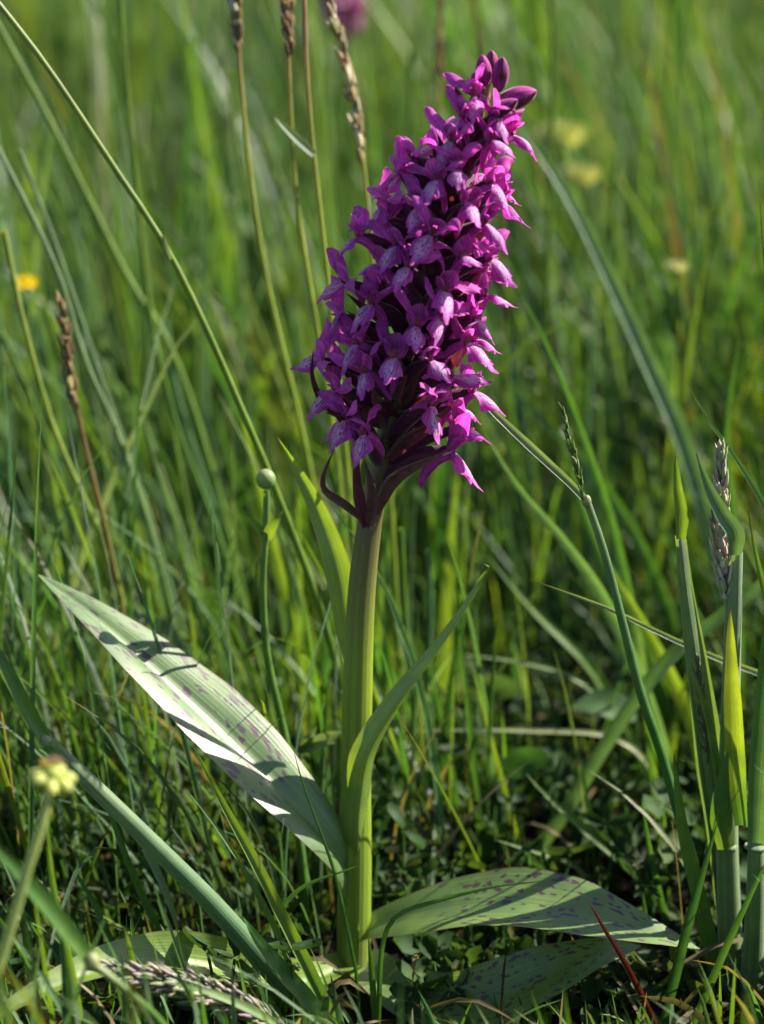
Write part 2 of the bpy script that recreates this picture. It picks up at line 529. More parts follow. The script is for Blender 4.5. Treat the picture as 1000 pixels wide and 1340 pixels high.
# ------------------------------------------------------------------ the grass that nobody could count
def grass_mass(name, label, N0, region, hrange, wrange, palette, weights, segs=7, lean=0.35, bend=0.55, guard=None, clump=0.0, seed=1, tone=1.0, gap=-0.25):
    g = np.random.default_rng(seed)
    x, y = region(g, N0)
    if clump > 0:
        keep = np.array([mnoise.noise(Vector((a * 5.5, b * 5.5, seed))) for a, b in zip(x, y)]) > g.normal(gap, clump, len(x))
        x, y = x[keep], y[keep]
    n = len(x)
    h = g.uniform(*hrange, n) * g.choice([1.0, 1.0, 0.75, 0.5], n)
    big = np.array([mnoise.noise(Vector((a * 3.1 + 9, b * 2.2, seed * 1.7))) for a, b in zip(x, y)])
    h = h * np.clip(1.0 + 0.9 * big, 0.5, 1.45)          # taller and shorter clumps
    w = g.uniform(*wrange, n)
    az = g.normal(math.pi, 1.25, n)                      # most lean towards -X, as the meadow does
    ln = np.abs(g.normal(0, lean, n)); bd = np.abs(g.normal(0, bend, n))
    # a sunny gap in the grass: nothing tall stands between the sun and the orchid's foot
    sxd, syd = math.sin(SUN_AZ), math.cos(SUN_AZ)
    al = (x - 0.05) * sxd + (y + 0.02) * syd
    ac = np.abs(-(x - 0.05) * syd + (y + 0.02) * sxd)
    h = np.where((al > -0.04) & (ac < 0.07), np.minimum(h, np.maximum(al, 0) * 0.88 + 0.020 + np.maximum(ac - 0.035, 0) * 3), h)
    if guard is not None: h = guard(x, y, h, az, ln)
    if True:
        k = h > 0.015
        x, y, h, w, az, ln, bd = (q[k] for q in (x, y, h, w, az, ln, bd)); n = len(x)  # the rest keep clear of the flowers
    fa = g.uniform(0, 2 * math.pi, n)
    t = np.linspace(0, 1, segs + 1)[None, :]
    ang = ln[:, None] + bd[:, None] * t ** 1.6 * 1.3
    dx, dz = np.sin(ang), np.cos(ang)
    step = (h / segs)[:, None]
    cx = np.concatenate([np.zeros((n, 1)), np.cumsum(dx[:, :-1] * step, 1)], 1)
    cz = np.concatenate([np.zeros((n, 1)), np.cumsum(dz[:, :-1] * step, 1)], 1)
    px = x[:, None] + cx * np.cos(az)[:, None]
    py = y[:, None] + cx * np.sin(az)[:, None]
    pz = cz - 0.008
    prof = np.interp(t[0], [0, 0.25, 0.6, 0.85, 1], [0.7, 1, 0.85, 0.42, 0.02])[None, :] * w[:, None] * 0.5
    tw = fa[:, None] + t * g.normal(0, 0.8, n)[:, None]
    wx, wy = np.cos(tw) * prof, np.sin(tw) * prof
    V = np.empty((n, segs + 1, 3, 3), np.float32)
    V[:, :, 0, 0] = px - wx; V[:, :, 0, 1] = py - wy; V[:, :, 0, 2] = pz
    fo = prof * 0.5
    V[:, :, 1, 0] = px + np.sin(tw) * fo; V[:, :, 1, 1] = py - np.cos(tw) * fo; V[:, :, 1, 2] = pz
    V[:, :, 2, 0] = px + wx; V[:, :, 2, 1] = py + wy; V[:, :, 2, 2] = pz
    nv = n * (segs + 1) * 3
    base = (np.arange(n) * (segs + 1) * 3)[:, None, None]
    j = (np.arange(segs) * 3)[None, :, None]
    q = np.array([[0, 1, 4, 3], [1, 2, 5, 4]])
    F = (base + j)[:, :, :, None] + q[None, None, :, :]
    F = F.reshape(-1, 4).astype(np.int32)
    me = bpy.data.meshes.new(name)
    me.vertices.add(nv); me.vertices.foreach_set('co', V.ravel())
    me.loops.add(F.size); me.loops.foreach_set('vertex_index', F.ravel())
    me.polygons.add(len(F)); me.polygons.foreach_set('loop_start', np.arange(0, F.size, 4, dtype=np.int32))
    me.polygons.foreach_set('use_smooth', np.ones(len(F), bool))
    me.update(calc_edges=True)
    pal = np.array(palette, np.float32)
    ci = g.choice(len(palette), n, p=np.array(weights) / sum(weights))
    hue = np.array([mnoise.noise(Vector((a * 6.0 + 3, b * 4.0, seed * 2.3))) for a, b in zip(x, y)]) + g.normal(0, 0.15, n)
    ci = np.where(hue > 0.32, 3, np.where(hue < -0.32, 4, ci))   # stands of yellower and bluer kinds
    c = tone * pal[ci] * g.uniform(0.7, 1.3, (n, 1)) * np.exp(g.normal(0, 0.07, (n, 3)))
    old = np.array(S, np.float32)
    dry = (g.random(n) < 0.12)[:, None, None] * np.clip((t - 0.75) * 4, 0, 1)[:, :, None]
    C = np.ones((n, segs + 1, 3, 4), np.float32)
    cc = c[:, None, :] * (1 - dry) + old[None, None, :] * dry
    C[:, :, :, :3] = cc[:, :, None, :]
    a = me.color_attributes.new('tint', 'FLOAT_COLOR', 'POINT'); a.data.foreach_set('color', C.ravel())
    uvl = me.uv_layers.new(name='UVMap')
    UVv = np.empty((n, segs + 1, 3, 2), np.float32)
    UVv[:, :, :, 0] = np.array([0, 0.5, 1])[None, None, :] + g.random(n)[:, None, None] * 5
    UVv[:, :, :, 1] = t[:, :, None]
    uvl.data.foreach_set('uv', UVv.reshape(-1, 2)[F.ravel()].ravel())
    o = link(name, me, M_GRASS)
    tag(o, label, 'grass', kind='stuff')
    return o

def fan(y0, y1, margin=0.35, power=1.0, slope=0.19):
    """Ground seen by the camera between two depths, with room to either side."""
    def f(g, n):
        y = y0 + (y1 - y0) * g.random(n) ** power
        half = (y + 0.72) * slope + margin
        return g.uniform(-1, 1, n) * half, y
    return f
PAL = [G, G2, YG, Y, B, S]
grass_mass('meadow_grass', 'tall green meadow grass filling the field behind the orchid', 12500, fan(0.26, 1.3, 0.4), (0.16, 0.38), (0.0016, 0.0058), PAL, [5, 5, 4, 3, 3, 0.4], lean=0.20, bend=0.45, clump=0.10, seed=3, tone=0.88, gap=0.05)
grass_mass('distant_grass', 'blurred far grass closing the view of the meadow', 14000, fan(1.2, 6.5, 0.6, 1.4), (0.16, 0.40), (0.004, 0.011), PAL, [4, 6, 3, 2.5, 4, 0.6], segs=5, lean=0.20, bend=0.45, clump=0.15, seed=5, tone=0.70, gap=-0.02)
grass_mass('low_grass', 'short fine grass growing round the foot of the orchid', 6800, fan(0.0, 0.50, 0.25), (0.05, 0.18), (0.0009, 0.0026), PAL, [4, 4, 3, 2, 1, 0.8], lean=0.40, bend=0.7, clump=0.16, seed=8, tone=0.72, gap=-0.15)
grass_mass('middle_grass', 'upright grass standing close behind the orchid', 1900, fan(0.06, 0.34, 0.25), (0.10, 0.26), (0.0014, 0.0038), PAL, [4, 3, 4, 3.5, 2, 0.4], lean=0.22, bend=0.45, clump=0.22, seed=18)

def front_guard(x, y, h, az, ln):
    out = h.copy()
    for i in range(len(x)):
        tip = Vector((x[i] + math.cos(az[i]) * math.sin(ln[i]) * h[i], y[i] + math.sin(az[i]) * math.sin(ln[i]) * h[i], h[i] * math.cos(ln[i])))
        px, py = project(tip)
        lim = np.interp(px, [0, 120, 330, 420, 560, 850, 930, 1000], [1080, 1130, 1220, 1250, 1262, 1262, 1220, 1190])
        k = 0
        if px > 1050 or px < -60: lim = -1e9
        while py < lim and k < 14:
            out[i] *= 0.8; k += 1
            tip = Vector((x[i] + math.cos(az[i]) * math.sin(ln[i]) * out[i], y[i] + math.sin(az[i]) * math.sin(ln[i]) * out[i], out[i] * math.cos(ln[i])))
            px, py = project(tip)
    return out
def front_region(g, n):
    y = g.uniform(-0.45, 0.0, n)
    return g.uniform(-0.36, 0.55, n), y
grass_mass('near_grass', 'loose green grass in front of the orchid', 2600, front_region, (0.06, 0.22), (0.0015, 0.0035), PAL, [4, 4, 3, 2, 2, 0.6], lean=0.4, bend=0.6, guard=front_guard, seed=12, tone=0.85)

# low leaves in the shade at the foot of the grass
M_HERB = plant_material('herb_leaf', rough=0.7, trans=0.35, vein=6.0, spec=0.2, veinbump=0.2)
def undergrowth():
    rd = random.Random(21)
    D = []
    for i in range(1800):
        y = rd.uniform(0.0, 1.0) ** 1.4 * 1.0 - 0.06
        x = rd.uniform(-1, 1) * ((y + 0.72) * 0.2 + 0.12)
        if i >= 1300: x, y = rd.uniform(0.0, 0.22), rd.uniform(-0.07, 0.17)
        if math.hypot(x, y) < 0.02 or (y < -0.035 and -0.02 < x < 0.14): continue
        z = rd.uniform(0.002, 0.045) * rd.random() ** 0.5
        if -0.01 < x < 0.13 and -0.065 < y < 0.02: z = rd.uniform(0.001, 0.006)
        c = Vector((x, y, z))
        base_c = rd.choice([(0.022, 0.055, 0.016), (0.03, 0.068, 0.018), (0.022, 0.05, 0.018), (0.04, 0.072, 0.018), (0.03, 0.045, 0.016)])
        tilt = Euler((rd.uniform(-0.9, 0.9), rd.uniform(-0.9, 0.9), rd.uniform(0, 6.3))).to_matrix()
        r = rd.uniform(0.0035, 0.0085)
        kind = rd.random()
        kk, wide = (3, 1.0) if kind < 0.45 else ((5, 0.55) if kind < 0.75 else (2, 0.8))
        for k in range(kk):
            rot = tilt @ Matrix.Rotation(k * 6.283 / kk + rd.uniform(-0.2, 0.2), 3, 'Z')
            V, U, C = [], [], []
            rk = r * rd.uniform(0.7, 1.3)
            for jj in range(4):
                v = jj / 3
                hw = rk * (0.15, 0.42, 0.50, 0.14)[jj] * wide
                for s in (-1, 0, 1):
                    V.append(c + rot @ Vector((s * hw, 0.0008 + v * rk * 1.2, 0.25 * rk * abs(s) + 0.2 * rk * v * v)))
                    U.append(((s + 1) / 2, v)); C.append(base_c)
            D.append((V, grid_faces(3, 4), U, C))
        D.append(tube_data([Vector((x + rd.uniform(-.01, .01), y, -0.01)), c], [(0, 0.0006), (1, 0.0005)], [(0, G), (1, G)], 3, 4))
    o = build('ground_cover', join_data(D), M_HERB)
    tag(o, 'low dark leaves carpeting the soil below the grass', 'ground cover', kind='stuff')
    D = []
    for i in range(320):
        y = rd.uniform(0.0, 1.0) ** 1.4 * 0.9 - 0.1
        x = rd.uniform(-1, 1) * ((y + 0.72) * 0.2 + 0.1)
        a = rd.uniform(0, 6.3); L = rd.uniform(0.012, 0.05)
        z = rd.uniform(0.0, 0.018)
        d = Vector((math.cos(a), math.sin(a), rd.uniform(-0.25, 0.35)))
        p = Vector((x, y, z))
        cc = rd.choice([(0.07, 0.055, 0.03), (0.10, 0.08, 0.035), (0.04, 0.03, 0.018), (0.13, 0.105, 0.055)])
        D.append(ribbon_data([p, p + d * L * 0.5 + Vector((0, 0, 0.006)), p + d * L], rd.uniform(0.001, 0.003), PROF_BLADE, rd.uniform(-60, 60), None, 0.3, (cc, cc, cc), 6, 3))
    o = build('plant_litter', join_data(D), M_HERB)
    tag(o, 'brown dead grass litter scattered on the soil', 'litter', kind='stuff')
undergrowth()

# ------------------------------------------------------------------ the orchid
MM = 0.001
def petal_data(L, prof, alpha, bend_r, start=(0, 0, 0), n=10, m=9, twist=0.0, ripple=0.0, seed=0, lobes=None, side=1.0):
    """Curved petal: rises along X with elevation alpha(v) in degrees; its sides bend away from the face about bend_r (mm)."""
    V, U = [], []
    rd = random.Random(seed)
    ph = rd.uniform(0, 6)
    for j in range(n):
        v0 = j / (n - 1)
        for i in range(m):
            u = 2 * i / (m - 1) - 1
            v = v0 * (1.0 if lobes is None else interp(lobes, abs(u)))
            p = Vector(start) * MM
            K = 10
            al = R(interp(alpha, 0))
            for k in range(K):
                al = R(interp(alpha, v * (k + 0.5) / K))
                p = p + Vector((math.cos(al), 0, math.sin(al))) * (L * MM * v / K)
            al = R(interp(alpha, v))
            Nv = Vector((-math.sin(al), 0, math.cos(al)))
            Yv = Vector((0, 1, 0))
            tw = R(twist) * v
            Wd = Yv * math.cos(tw) + Nv * math.sin(tw)
            Nd = Nv * math.cos(tw) - Yv * math.sin(tw)
            s = u * interp(prof, v0)
            th = s / bend_r
            y = bend_r * math.sin(th); x = -bend_r * (1 - math.cos(th))
            x += ripple * math.sin(7 * v + ph + 3 * u) * abs(u)
            V.append(p + Wd * (y * MM) + Nd * (x * MM * side))
            U.append(((u + 1) / 2, v0))
    return V, grid_faces(m, n), U, [(1, 1, 1)] * len(V)

PETAL_PROF = [(0, 0.9), (0.15, 1.7), (0.4, 2.8), (0.6, 2.8), (0.8, 2.0), (0.93, 1.0), (1, 0.2)]
LIP_PROF = [(0, 1.4), (0.12, 2.2), (0.35, 3.9), (0.58, 5.2), (0.72, 5.2), (0.85, 4.2), (1, 3.2)]
LIP_LOBES = [(0, 1.0), (0.14, 0.98), (0.28, 0.86), (0.40, 0.70), (0.55, 0.75), (0.78, 0.74), (1, 0.60)]
HOOD_PROF = [(0, 1.8), (0.2, 3.6), (0.5, 4.7), (0.75, 3.8), (0.92, 2.0), (1, 0.5)]
def mk(name, d, mat):
    me = make_mesh(name, d[0], d[1], d[2]); me.materials.append(mat); return me
LIPS, SEPL, SEPR, HOODS, SPURS, COLS = [], [], [], [], [], []
for q in range(9):
    rr = random.Random(40 + q)
    LIPS.append(mk('lip', petal_data(13.4 + rr.uniform(-1.8, 1.6), LIP_PROF, [(0, -4 + rr.uniform(-12, 12)), (0.3, -38 + rr.uniform(-14, 12)), (0.75, -68 + rr.uniform(-14, 12)), (1, -30 + rr.uniform(-30, 30))], 3.0 + rr.uniform(-0.4, 1.0), (0.3, 0, -0.6), 15, 15, rr.uniform(-22, 22), 0.85, q, LIP_LOBES), M_LIP))
    for bag, sg in ((SEPL, 1), (SEPR, -1)):
        d = petal_data(13.0 + rr.uniform(-2.2, 1.8), PETAL_PROF, [(0, 72 + rr.uniform(-18, 12)), (0.5, 50 + rr.uniform(-20, 14)), (1, rr.uniform(-35, 35))], 3.4, (1.0, 0, 0.2), 11, 7, sg * (55 + rr.uniform(-30, 40)), 0.5, q + 9, None)
        rot = Matrix.Rotation(R(sg * (84 + rr.uniform(-16, 22))), 3, 'Z')
        bag.append(mk('sepal', ([rot @ v for v in d[0]], d[1], d[2], d[3]), M_PETAL))
    # two petals and the upper sepal lean together as a hood over the column
    h1 = petal_data(9.2 + rr.uniform(-0.8, 1.2), HOOD_PROF, [(0, 86), (0.4, 58), (0.75, 20 + rr.uniform(-15, 20)), (1, rr.uniform(-25, 30))], 3.2, (-1.4, 0, 0.1), 10, 9, rr.uniform(-14, 14), 0.3, q + 20)
    parts = [h1]
    for sg in (1, -1):
        h2 = petal_data(6.4, [(0, 0.8), (0.3, 1.7), (0.6, 1.8), (0.85, 1.0), (1, 0.15)], [(0, 66), (0.5, 34), (1, 0)], 2.4, (-0.6, 0, 0), 8, 7, sg * 35, 0.2, q + 30)
        rot = Matrix.Rotation(R(sg * 24), 3, 'Z')
        parts.append(([rot @ v + Vector((0, sg * 1.5 * MM, 0)) for v in h2[0]], h2[1], h2[2], h2[3]))
    HOODS.append(mk('hood', join_data(parts), M_HOOD))
    SPURS.append(mk('spur', tube_data([Vector((0, 0, -0.8)) * MM, Vector((-3.5, 0, -2.6)) * MM, Vector((-6.2, 0, -6.2)) * MM, Vector((-7.2, 0, -9.6)) * MM], [(0, 1.7 * MM), (0.5, 1.45 * MM), (0.9, 0.9 * MM), (1, 0.2 * MM)], [(0, G), (1, G)], 9, 8), M_PETAL))
    COLS.append(mk('column', join_data([ellipsoid(Vector((0.3, 0, 0.6)) * MM, (1.2 * MM, 1.3 * MM, 1.9 * MM), [(0, G), (1, G)], 8, Vector((0.5, 0, 1)), 6)]), M_THROAT))

orchid = thing('marsh_orchid', 'tall purple orchid with dense flower spike and dark-spotted leaves', 'orchid', (0, 0, 0))
AXIS = [(75, 648), (95, 645), (170, 622), (270, 587), (400, 548), (520, 518), (610, 497), (690, 483), (780, 473), (900, 468), (1275, 462)]   # row -> column
def axis_x(py): return interp(AXIS, py)
RT = [(70, 8), (110, 30), (160, 48), (220, 64), (300, 78), (400, 86), (500, 90), (600, 84), (640, 70)]       # throat distance from the axis, pixels

# stem
sp = [(axis_x(y), y, 0.0) for y in (1275, 1180, 1050, 900, 780, 690, 610, 520, 400, 270, 170, 95)]
p3 = [Vector((P(*sp[0]).x, 0, -0.012))] + px_pts(sp)[1:]
u = PXM(0)
GS, GS2, GM = (0.135, 0.200, 0.018), (0.150, 0.205, 0.018), (0.085, 0.065, 0.03)
stem = build('stem', tube_data(p3, [(0, 21 * u), (0.08, 23 * u), (0.16, 22.5 * u), (0.24, 20 * u), (0.35, 19.5 * u), (0.45, 18 * u), (0.5, 17 * u), (0.58, 14 * u), (0.75, 11 * u), (0.9, 7 * u), (1, 3 * u)],
             [(0, (0.15, 0.18, 0.05)), (0.1, GS), (0.38, GS2), (0.46, (0.115, 0.125, 0.028)), (0.54, GM), (1, (0.07, 0.03, 0.03))], 70, 22, 0.95, 0.025), M_STEM, orchid)

# leaves, drawn base to tip
def orchid_leaf(pts, w, prof, mat, ang, ang2, fold, cols=(G, G, G), label=None, curl=0.0, wave=0.04, n=40, m=11):
    o = build('leaf', ribbon_data(px_pts(pts), w * PXM(0), prof, ang, ang2, fold, cols, n, m, wave, curl), mat, orchid)
    if label: o['label'] = label
    return o
orchid_leaf([(466, 1190, 0.001), (452, 1135, -0.004), (412, 1082, -0.008), (332, 1000, -0.004), (232, 905, 0.006), (131, 815, 0.018), (50, 752, 0.028)], 128,
            [(0, 0.30), (0.1, 0.38), (0.22, 0.62), (0.42, 0.95), (0.55, 1.0), (0.72, 0.80), (0.86, 0.46), (0.95, 0.2), (1, 0.01)], M_LEAF_A, 34, 46, 0.34, curl=1, label='long leaf with purple spots shining in the sun')
orchid_leaf([(463, 1228, 0.001), (486, 1214, -0.003), (560, 1196, -0.012), (650, 1186, -0.020), (740, 1194, -0.026), (830, 1216, -0.032), (916, 1242, -0.036)], 136,
            [(0, 0.2), (0.1, 0.42), (0.3, 0.85), (0.5, 1.0), (0.68, 0.85), (0.85, 0.48), (0.95, 0.2), (1, 0.01)], M_LEAF_B, -48, -54, 0.22, wave=0.08, label='arching lower leaf with dark spots and upturned edges')
orchid_leaf([(467, 1170, -0.003), (467, 1100, -0.0062), (470, 1050, -0.0075), (483, 985, -0.0085), (525, 915, -0.006), (575, 850, 0.0), (615, 790, 0.004), (633, 757, 0.006), (641, 744, 0.004), (634, 738, 0.001)], 52,
            [(0, 0.8), (0.12, 0.95), (0.30, 1.0), (0.5, 0.74), (0.75, 0.4), (0.92, 0.2), (1, 0.03)], M_LEAF_C, 5, 60, -0.75, label='narrow folded upper leaf with hooked tip')
orchid_leaf([(466, 900, 0.0075), (456, 830, 0.009), (441, 740, 0.011), (413, 660, 0.013), (385, 608, 0.014), (364, 573, 0.013)], 42,
            [(0, 0.7), (0.2, 0.9), (0.42, 1.0), (0.65, 0.74), (0.85, 0.36), (1, 0.02)], M_LEAF_C, 20, -20, 0.4, label='upright yellow-green leaf behind the stem')
orchid_leaf([(474, 1262, -0.002), (540, 1305, -0.020), (610, 1318, -0.032), (700, 1284, -0.034), (780, 1250, -0.028), (840, 1238, -0.020)], 105,
            PROF_LEAF, M_LEAF_B, -25, -35, 0.3, label='dull spotted basal leaf lying in shade')
orchid_leaf([(456, 1262, -0.002), (390, 1285, -0.026), (300, 1268, -0.045), (210, 1256, -0.060), (120, 1274, -0.075), (30, 1312, -0.09), (-40, 1360, -0.10)], 74,
            PROF_LEAF, M_LEAF_C, 30, 40, 0.6, label='broad basal leaf arching over low')

# flowers: throat pixel, then yaw, roll and size
FL = [(622, 124, 0, 8, 0.9), (604, 152, -8, -10, 0.85), (650, 152, 8, 12, 0.85), (592, 182, -4, -6, 0.95), (644, 182, 10, 10, 0.95), (642, 238, 8, 4, 1.0), (572, 234, -2, -4, 1.0), (528, 226, -10, -16, 0.95),
      (507, 262, -10, -10, 1.0), (565, 305, 0, -24, 1.05), (634, 290, 8, 8, 1.0), (640, 338, 10, 4, 1.0), (470, 308, -6, -6, 1.0), (505, 286, -4, 8, 1.0),
      (582, 378, 4, -34, 1.05), (634, 385, 6, 6, 1.0), (447, 414, -6, -22, 1.05), (487, 396, -4, -10, 1.05), (515, 466, 2, 2, 1.1), (610, 446, 8, 10, 1.08),
      (440, 508, -6, -6, 1.1), (452, 368, -8, -12, 1.0), (478, 486, -8, 12, 1.05), (566, 528, 6, 0, 1.05), (590, 492, 6, 12, 1.0), (590, 588, 10, -6, 1.32),
      (476, 566, -10, 4, 1.0), (535, 348, 2, 10, 0.95), (545, 425, 4, -6, 1.0), (600, 560, 14, 8, 0.95), (598, 220, 2, 6, 0.9), (605, 335, 4, 12, 0.95), (520, 320, -2, -8, 0.95), (420, 470, -14, -20, 0.95), (550, 268, 0, 8, 0.95), (612, 268, 6, -10, 0.95), (468, 448, -6, 14, 0.95), (562, 470, 4, 18, 0.95), (455, 545, -8, -12, 1.0), (575, 412, 6, -16, 0.95), (500, 345, -4, 16, 0.95), (618, 512, 10, 14, 0.95), (620, 415, 8, -12, 0.9), (540, 205, -4, 12, 0.9)]
rd = random.Random(5)
def flower_at(pos, axis_pt, face, roll, pitch, scale, q):
    f = face.normalized()
    Z0 = Vector((0, 0, 1))
    Yv = Z0.cross(f).normalized(); Zv = f.cross(Yv)
    Mr = Matrix((f, Yv, Zv)).transposed()
    Mr = Mr @ Matrix.Rotation(R(pitch), 3, 'Y') @ Matrix.Rotation(R(roll), 3, 'X')
    Mw = Matrix.Translation(pos) @ (Mr * scale).to_4x4()
    inv = Mw.inverted()
    a = inv @ axis_pt
    mid = a * 0.55 + Vector((0, 0, 0.0016))
    d = tube_data([a, a * 0.78 + Vector((0, 0, -0.0006)), mid, a * 0.22 + Vector((0, 0, 0.0008)), Vector((-0.0006, 0, -0.0004))],
                  [(0, 1.2 * MM), (0.25, 2.3 * MM), (0.55, 2.6 * MM), (0.85, 1.7 * MM), (1, 1.3 * MM)], [(0, G), (1, G)], 12, 9, 1.0, 0.06)
    o = bpy.data.objects.new('flower', mk('ovary', d, M_OVARY)); col.objects.link(o)
    o.parent = orchid; o.matrix_local = Mw
    for nm, bag in (('lip', LIPS), ('sepal', SEPL), ('sepal', SEPR), ('hood', HOODS), ('spur', SPURS), ('column', COLS)):
        c = bpy.data.objects.new(nm, bag[rd.randrange(9)]); col.objects.link(c)
        c.parent = o
        j = 16 if nm == 'sepal' else 8
        c.matrix_local = Euler((R(rd.uniform(-j, j)), R(rd.uniform(-j, j)), R(rd.uniform(-j, j)))).to_matrix().to_4x4()
    return o
def bract_at(axis_pt, out, reach, rise, w, mat, droop=0.0):
    b = axis_pt + out * 0.002
    mid = axis_pt + out * (reach * 0.55) + Vector((0, 0, rise * 0.35))
    tip = axis_pt + out * reach + Vector((0, 0, rise - droop))
    side = out.cross(Vector((0, 0, 1))).normalized()
    tip += side * rd.uniform(-0.004, 0.004)
    d = ribbon_data([b, mid, tip], w, [(0, 0.6), (0.25, 1.0), (0.5, 0.9), (0.8, 0.42), (1, 0.02)], rd.uniform(-50, 50), rd.uniform(-40, 40), 0.55, (G, G, G), 12, 5, 0.06)
    return link('bract', make_mesh('bract', d[0], d[1], d[2]), mat, orchid)
for i, (px, py, yaw, roll, s) in enumerate(FL):
    ax, rt = axis_x(py), interp(RT, py)
    un = max(-0.97, min(0.97, (px - ax) / rt))
    phi = math.asin(un)
    pos = P(px, py, -rt * PXM(0) * math.cos(phi) * 0.9)
    face = Vector((math.sin(phi + R(yaw)), -math.cos(phi + R(yaw)), 0.10))
    lowp = py + 34 + 16 * rd.random()
    apt = P(axis_x(lowp), lowp, 0)
    flower_at(pos, apt, face, roll + rd.uniform(-20, 20), rd.uniform(-24, 20), s * 1.0, i)
    out = Vector((math.sin(phi), -math.cos(phi), 0))
    if py < 540:
        bract_at(P(axis_x(lowp + 8), lowp + 8, 0), Matrix.Rotation(rd.uniform(-0.35, 0.35), 3, 'Z') @ out, rt * PXM(0) * rd.uniform(0.75, 1.05), rd.uniform(0.010, 0.016), 0.0052, M_BRACT)
for i in range(22):
    py = 165 + 395 * (i + 0.5) / 22
    phi = math.pi + ((i * 2.4) % 3.0 - 1.5) * 0.95
    rt = interp(RT, py) * rd.uniform(0.86, 0.98)
    ax = axis_x(py)
    y = -rt * PXM(0) * math.cos(phi)
    pos = P(ax + rt * math.sin(phi), py, y)
    apt = P(axis_x(py + 42), py + 42, 0)
    flower_at(pos, apt, Vector((math.sin(phi), -math.cos(phi), 0.1)), rd.uniform(-15, 15), rd.uniform(-10, 10), rd.uniform(0.9, 1.05), i)
    out = Vector((math.sin(phi), -math.cos(phi), 0))
    bract_at(P(axis_x(py + 50), py + 50, 0), out, rt * PXM(0) * 0.9, 0.013, 0.005, M_BRACT)
# larger bracts under the lowest flowers, base to tip
def bract_px(pts, w, mat, ang, fold=0.6):
    d = ribbon_data(px_pts(pts), w * PXM(0), [(0, 0.5), (0.22, 0.95), (0.4, 1.0), (0.7, 0.6), (0.9, 0.22), (1, 0.02)], ang, ang + 10, fold, (G, G, G), 16, 7, 0.05)
    return link('bract', make_mesh('bract', d[0], d[1], d[2]), mat, orchid)
bract_px([(508, 600, -0.003), (530, 575, -0.010), (560, 556, -0.016), (600, 522, -0.022)], 25, M_BRACT, 25)
bract_px([(490, 672, -0.003), (510, 628, -0.008), (548, 605, -0.013), (594, 590, -0.018)], 25, M_BRACTG, 30)
bract_px([(478, 690, -0.004), (470, 655, -0.009), (466, 620, -0.012), (470, 575, -0.014)], 18, M_BRACT, 5)
bract_px([(484, 690, -0.0045), (488, 650, -0.009), (482, 620, -0.011), (476, 600, -0.012)], 18, M_BRACTG, -10)
bract_px([(478, 684, -0.003), (452, 664, -0.008), (425, 645, -0.014), (421, 625, -0.016), (438, 585, -0.018)], 16, M_BRACTG, 30)
bract_px([(470, 560, -0.002), (425, 530, -0.004), (408, 495, -0.006), (410, 455, -0.007)], 14, M_BRACT, 20)
bract_px([(540, 500, -0.004), (575, 480, -0.012), (595, 470, -0.016), (606, 455, -0.02)], 34, M_BRACT, 0)
bract_px([(520, 560, 0.002), (500, 540, -0.006), (470, 548, -0.012), (425, 540, -0.018)], 30, M_BRACT, 0)
# closed buds at the tip
BUDSHAPE = [(0, 0.6), (0.25, 1.0), (0.55, 1.0), (0.8, 0.8), (1, 0.4)]
for (px, py, y, dx, dz, ln, wd) in ((633, 92, -0.002, -0.12, 1, 20, 10), (655, 97, -0.004, 0.1, 1, 22, 11), (643, 86, 0.004, 0.0, 1, 20, 10),
                                  (676, 128, -0.003, 1, 0.35, 27, 14), (658, 142, -0.008, 0.8, 0.5, 22, 10), (628, 116, 0.004, -0.4, 1, 22, 12)):
    ax = Vector((dx, -0.15, dz)).normalized()
    d = ellipsoid(P(px, py, y), (wd * u, wd * u, ln * u), [(0, G), (1, G)], 12, ax, 12, BUDSHAPE)
    b = link('bud', mk('bud', d, M_BUD), M_BUD, orchid)
    c = P(px, py, y)
    bd = ribbon_data([c - ax * ln * u * 1.0 + Vector((0, -0.001, 0)), c + Vector((0, -wd * u * 1.05, -wd * u * 0.2)), c + ax * ln * u * 1.0 + Vector((0, -0.001, 0))], wd * 1.5 * u, PROF_LEAF, 0, 0, -0.5, (G, G, G), 10, 5)
    link('bract', make_mesh('bract', bd[0], bd[1], bd[2]), M_BRACT if px > 640 else M_BUD, orchid)
SH = (0.110, 0.180, 0.066)
# ------------------------------------------------------------------ grasses and herbs one can pick out
# -- thick blue-green culm slanting through the corner, with the blade above its joint
t = thing('grass_plant', 'thick blue-green grass stem slanting below the spotted leaf to its joint', 'grass stem', P(440, 1345, -0.05))
culm('sheath', None, [(62, 972, -0.060), (115, 1022, -0.060), (190, 1095, -0.058), (280, 1185, -0.056), (360, 1275, -0.054), (432, 1350, -0.05)], 15,
     [(0, B), (0.5, B), (0.9, B2), (1, YG)], parent=t, mat=M_FUZZ, ground=True)
blade('blade', None, [(-20, 822, -0.058), (10, 880, -0.06), (35, 930, -0.06), (63, 974, -0.06)], 24, (YG, G, G), 15, fold=0.5, parent=t, ground=False)
d = ellipsoid(P(62, 972, -0.0605), (9 * PXM(-.06), 9 * PXM(-.06), 13 * PXM(-.06)), [(0, PALE), (1, PALE)], 8, P(115, 1022, -.06) - P(62, 972, -.06))
build('node', d, M_FUZZ, t)
blade('blade', None, [(318, 1200, -0.064), (340, 1235, -0.062), (385, 1290, -0.06), (425, 1335, -0.058)], 30, (G, G, YG), 30, fold=0.3, parent=t, ground=False)
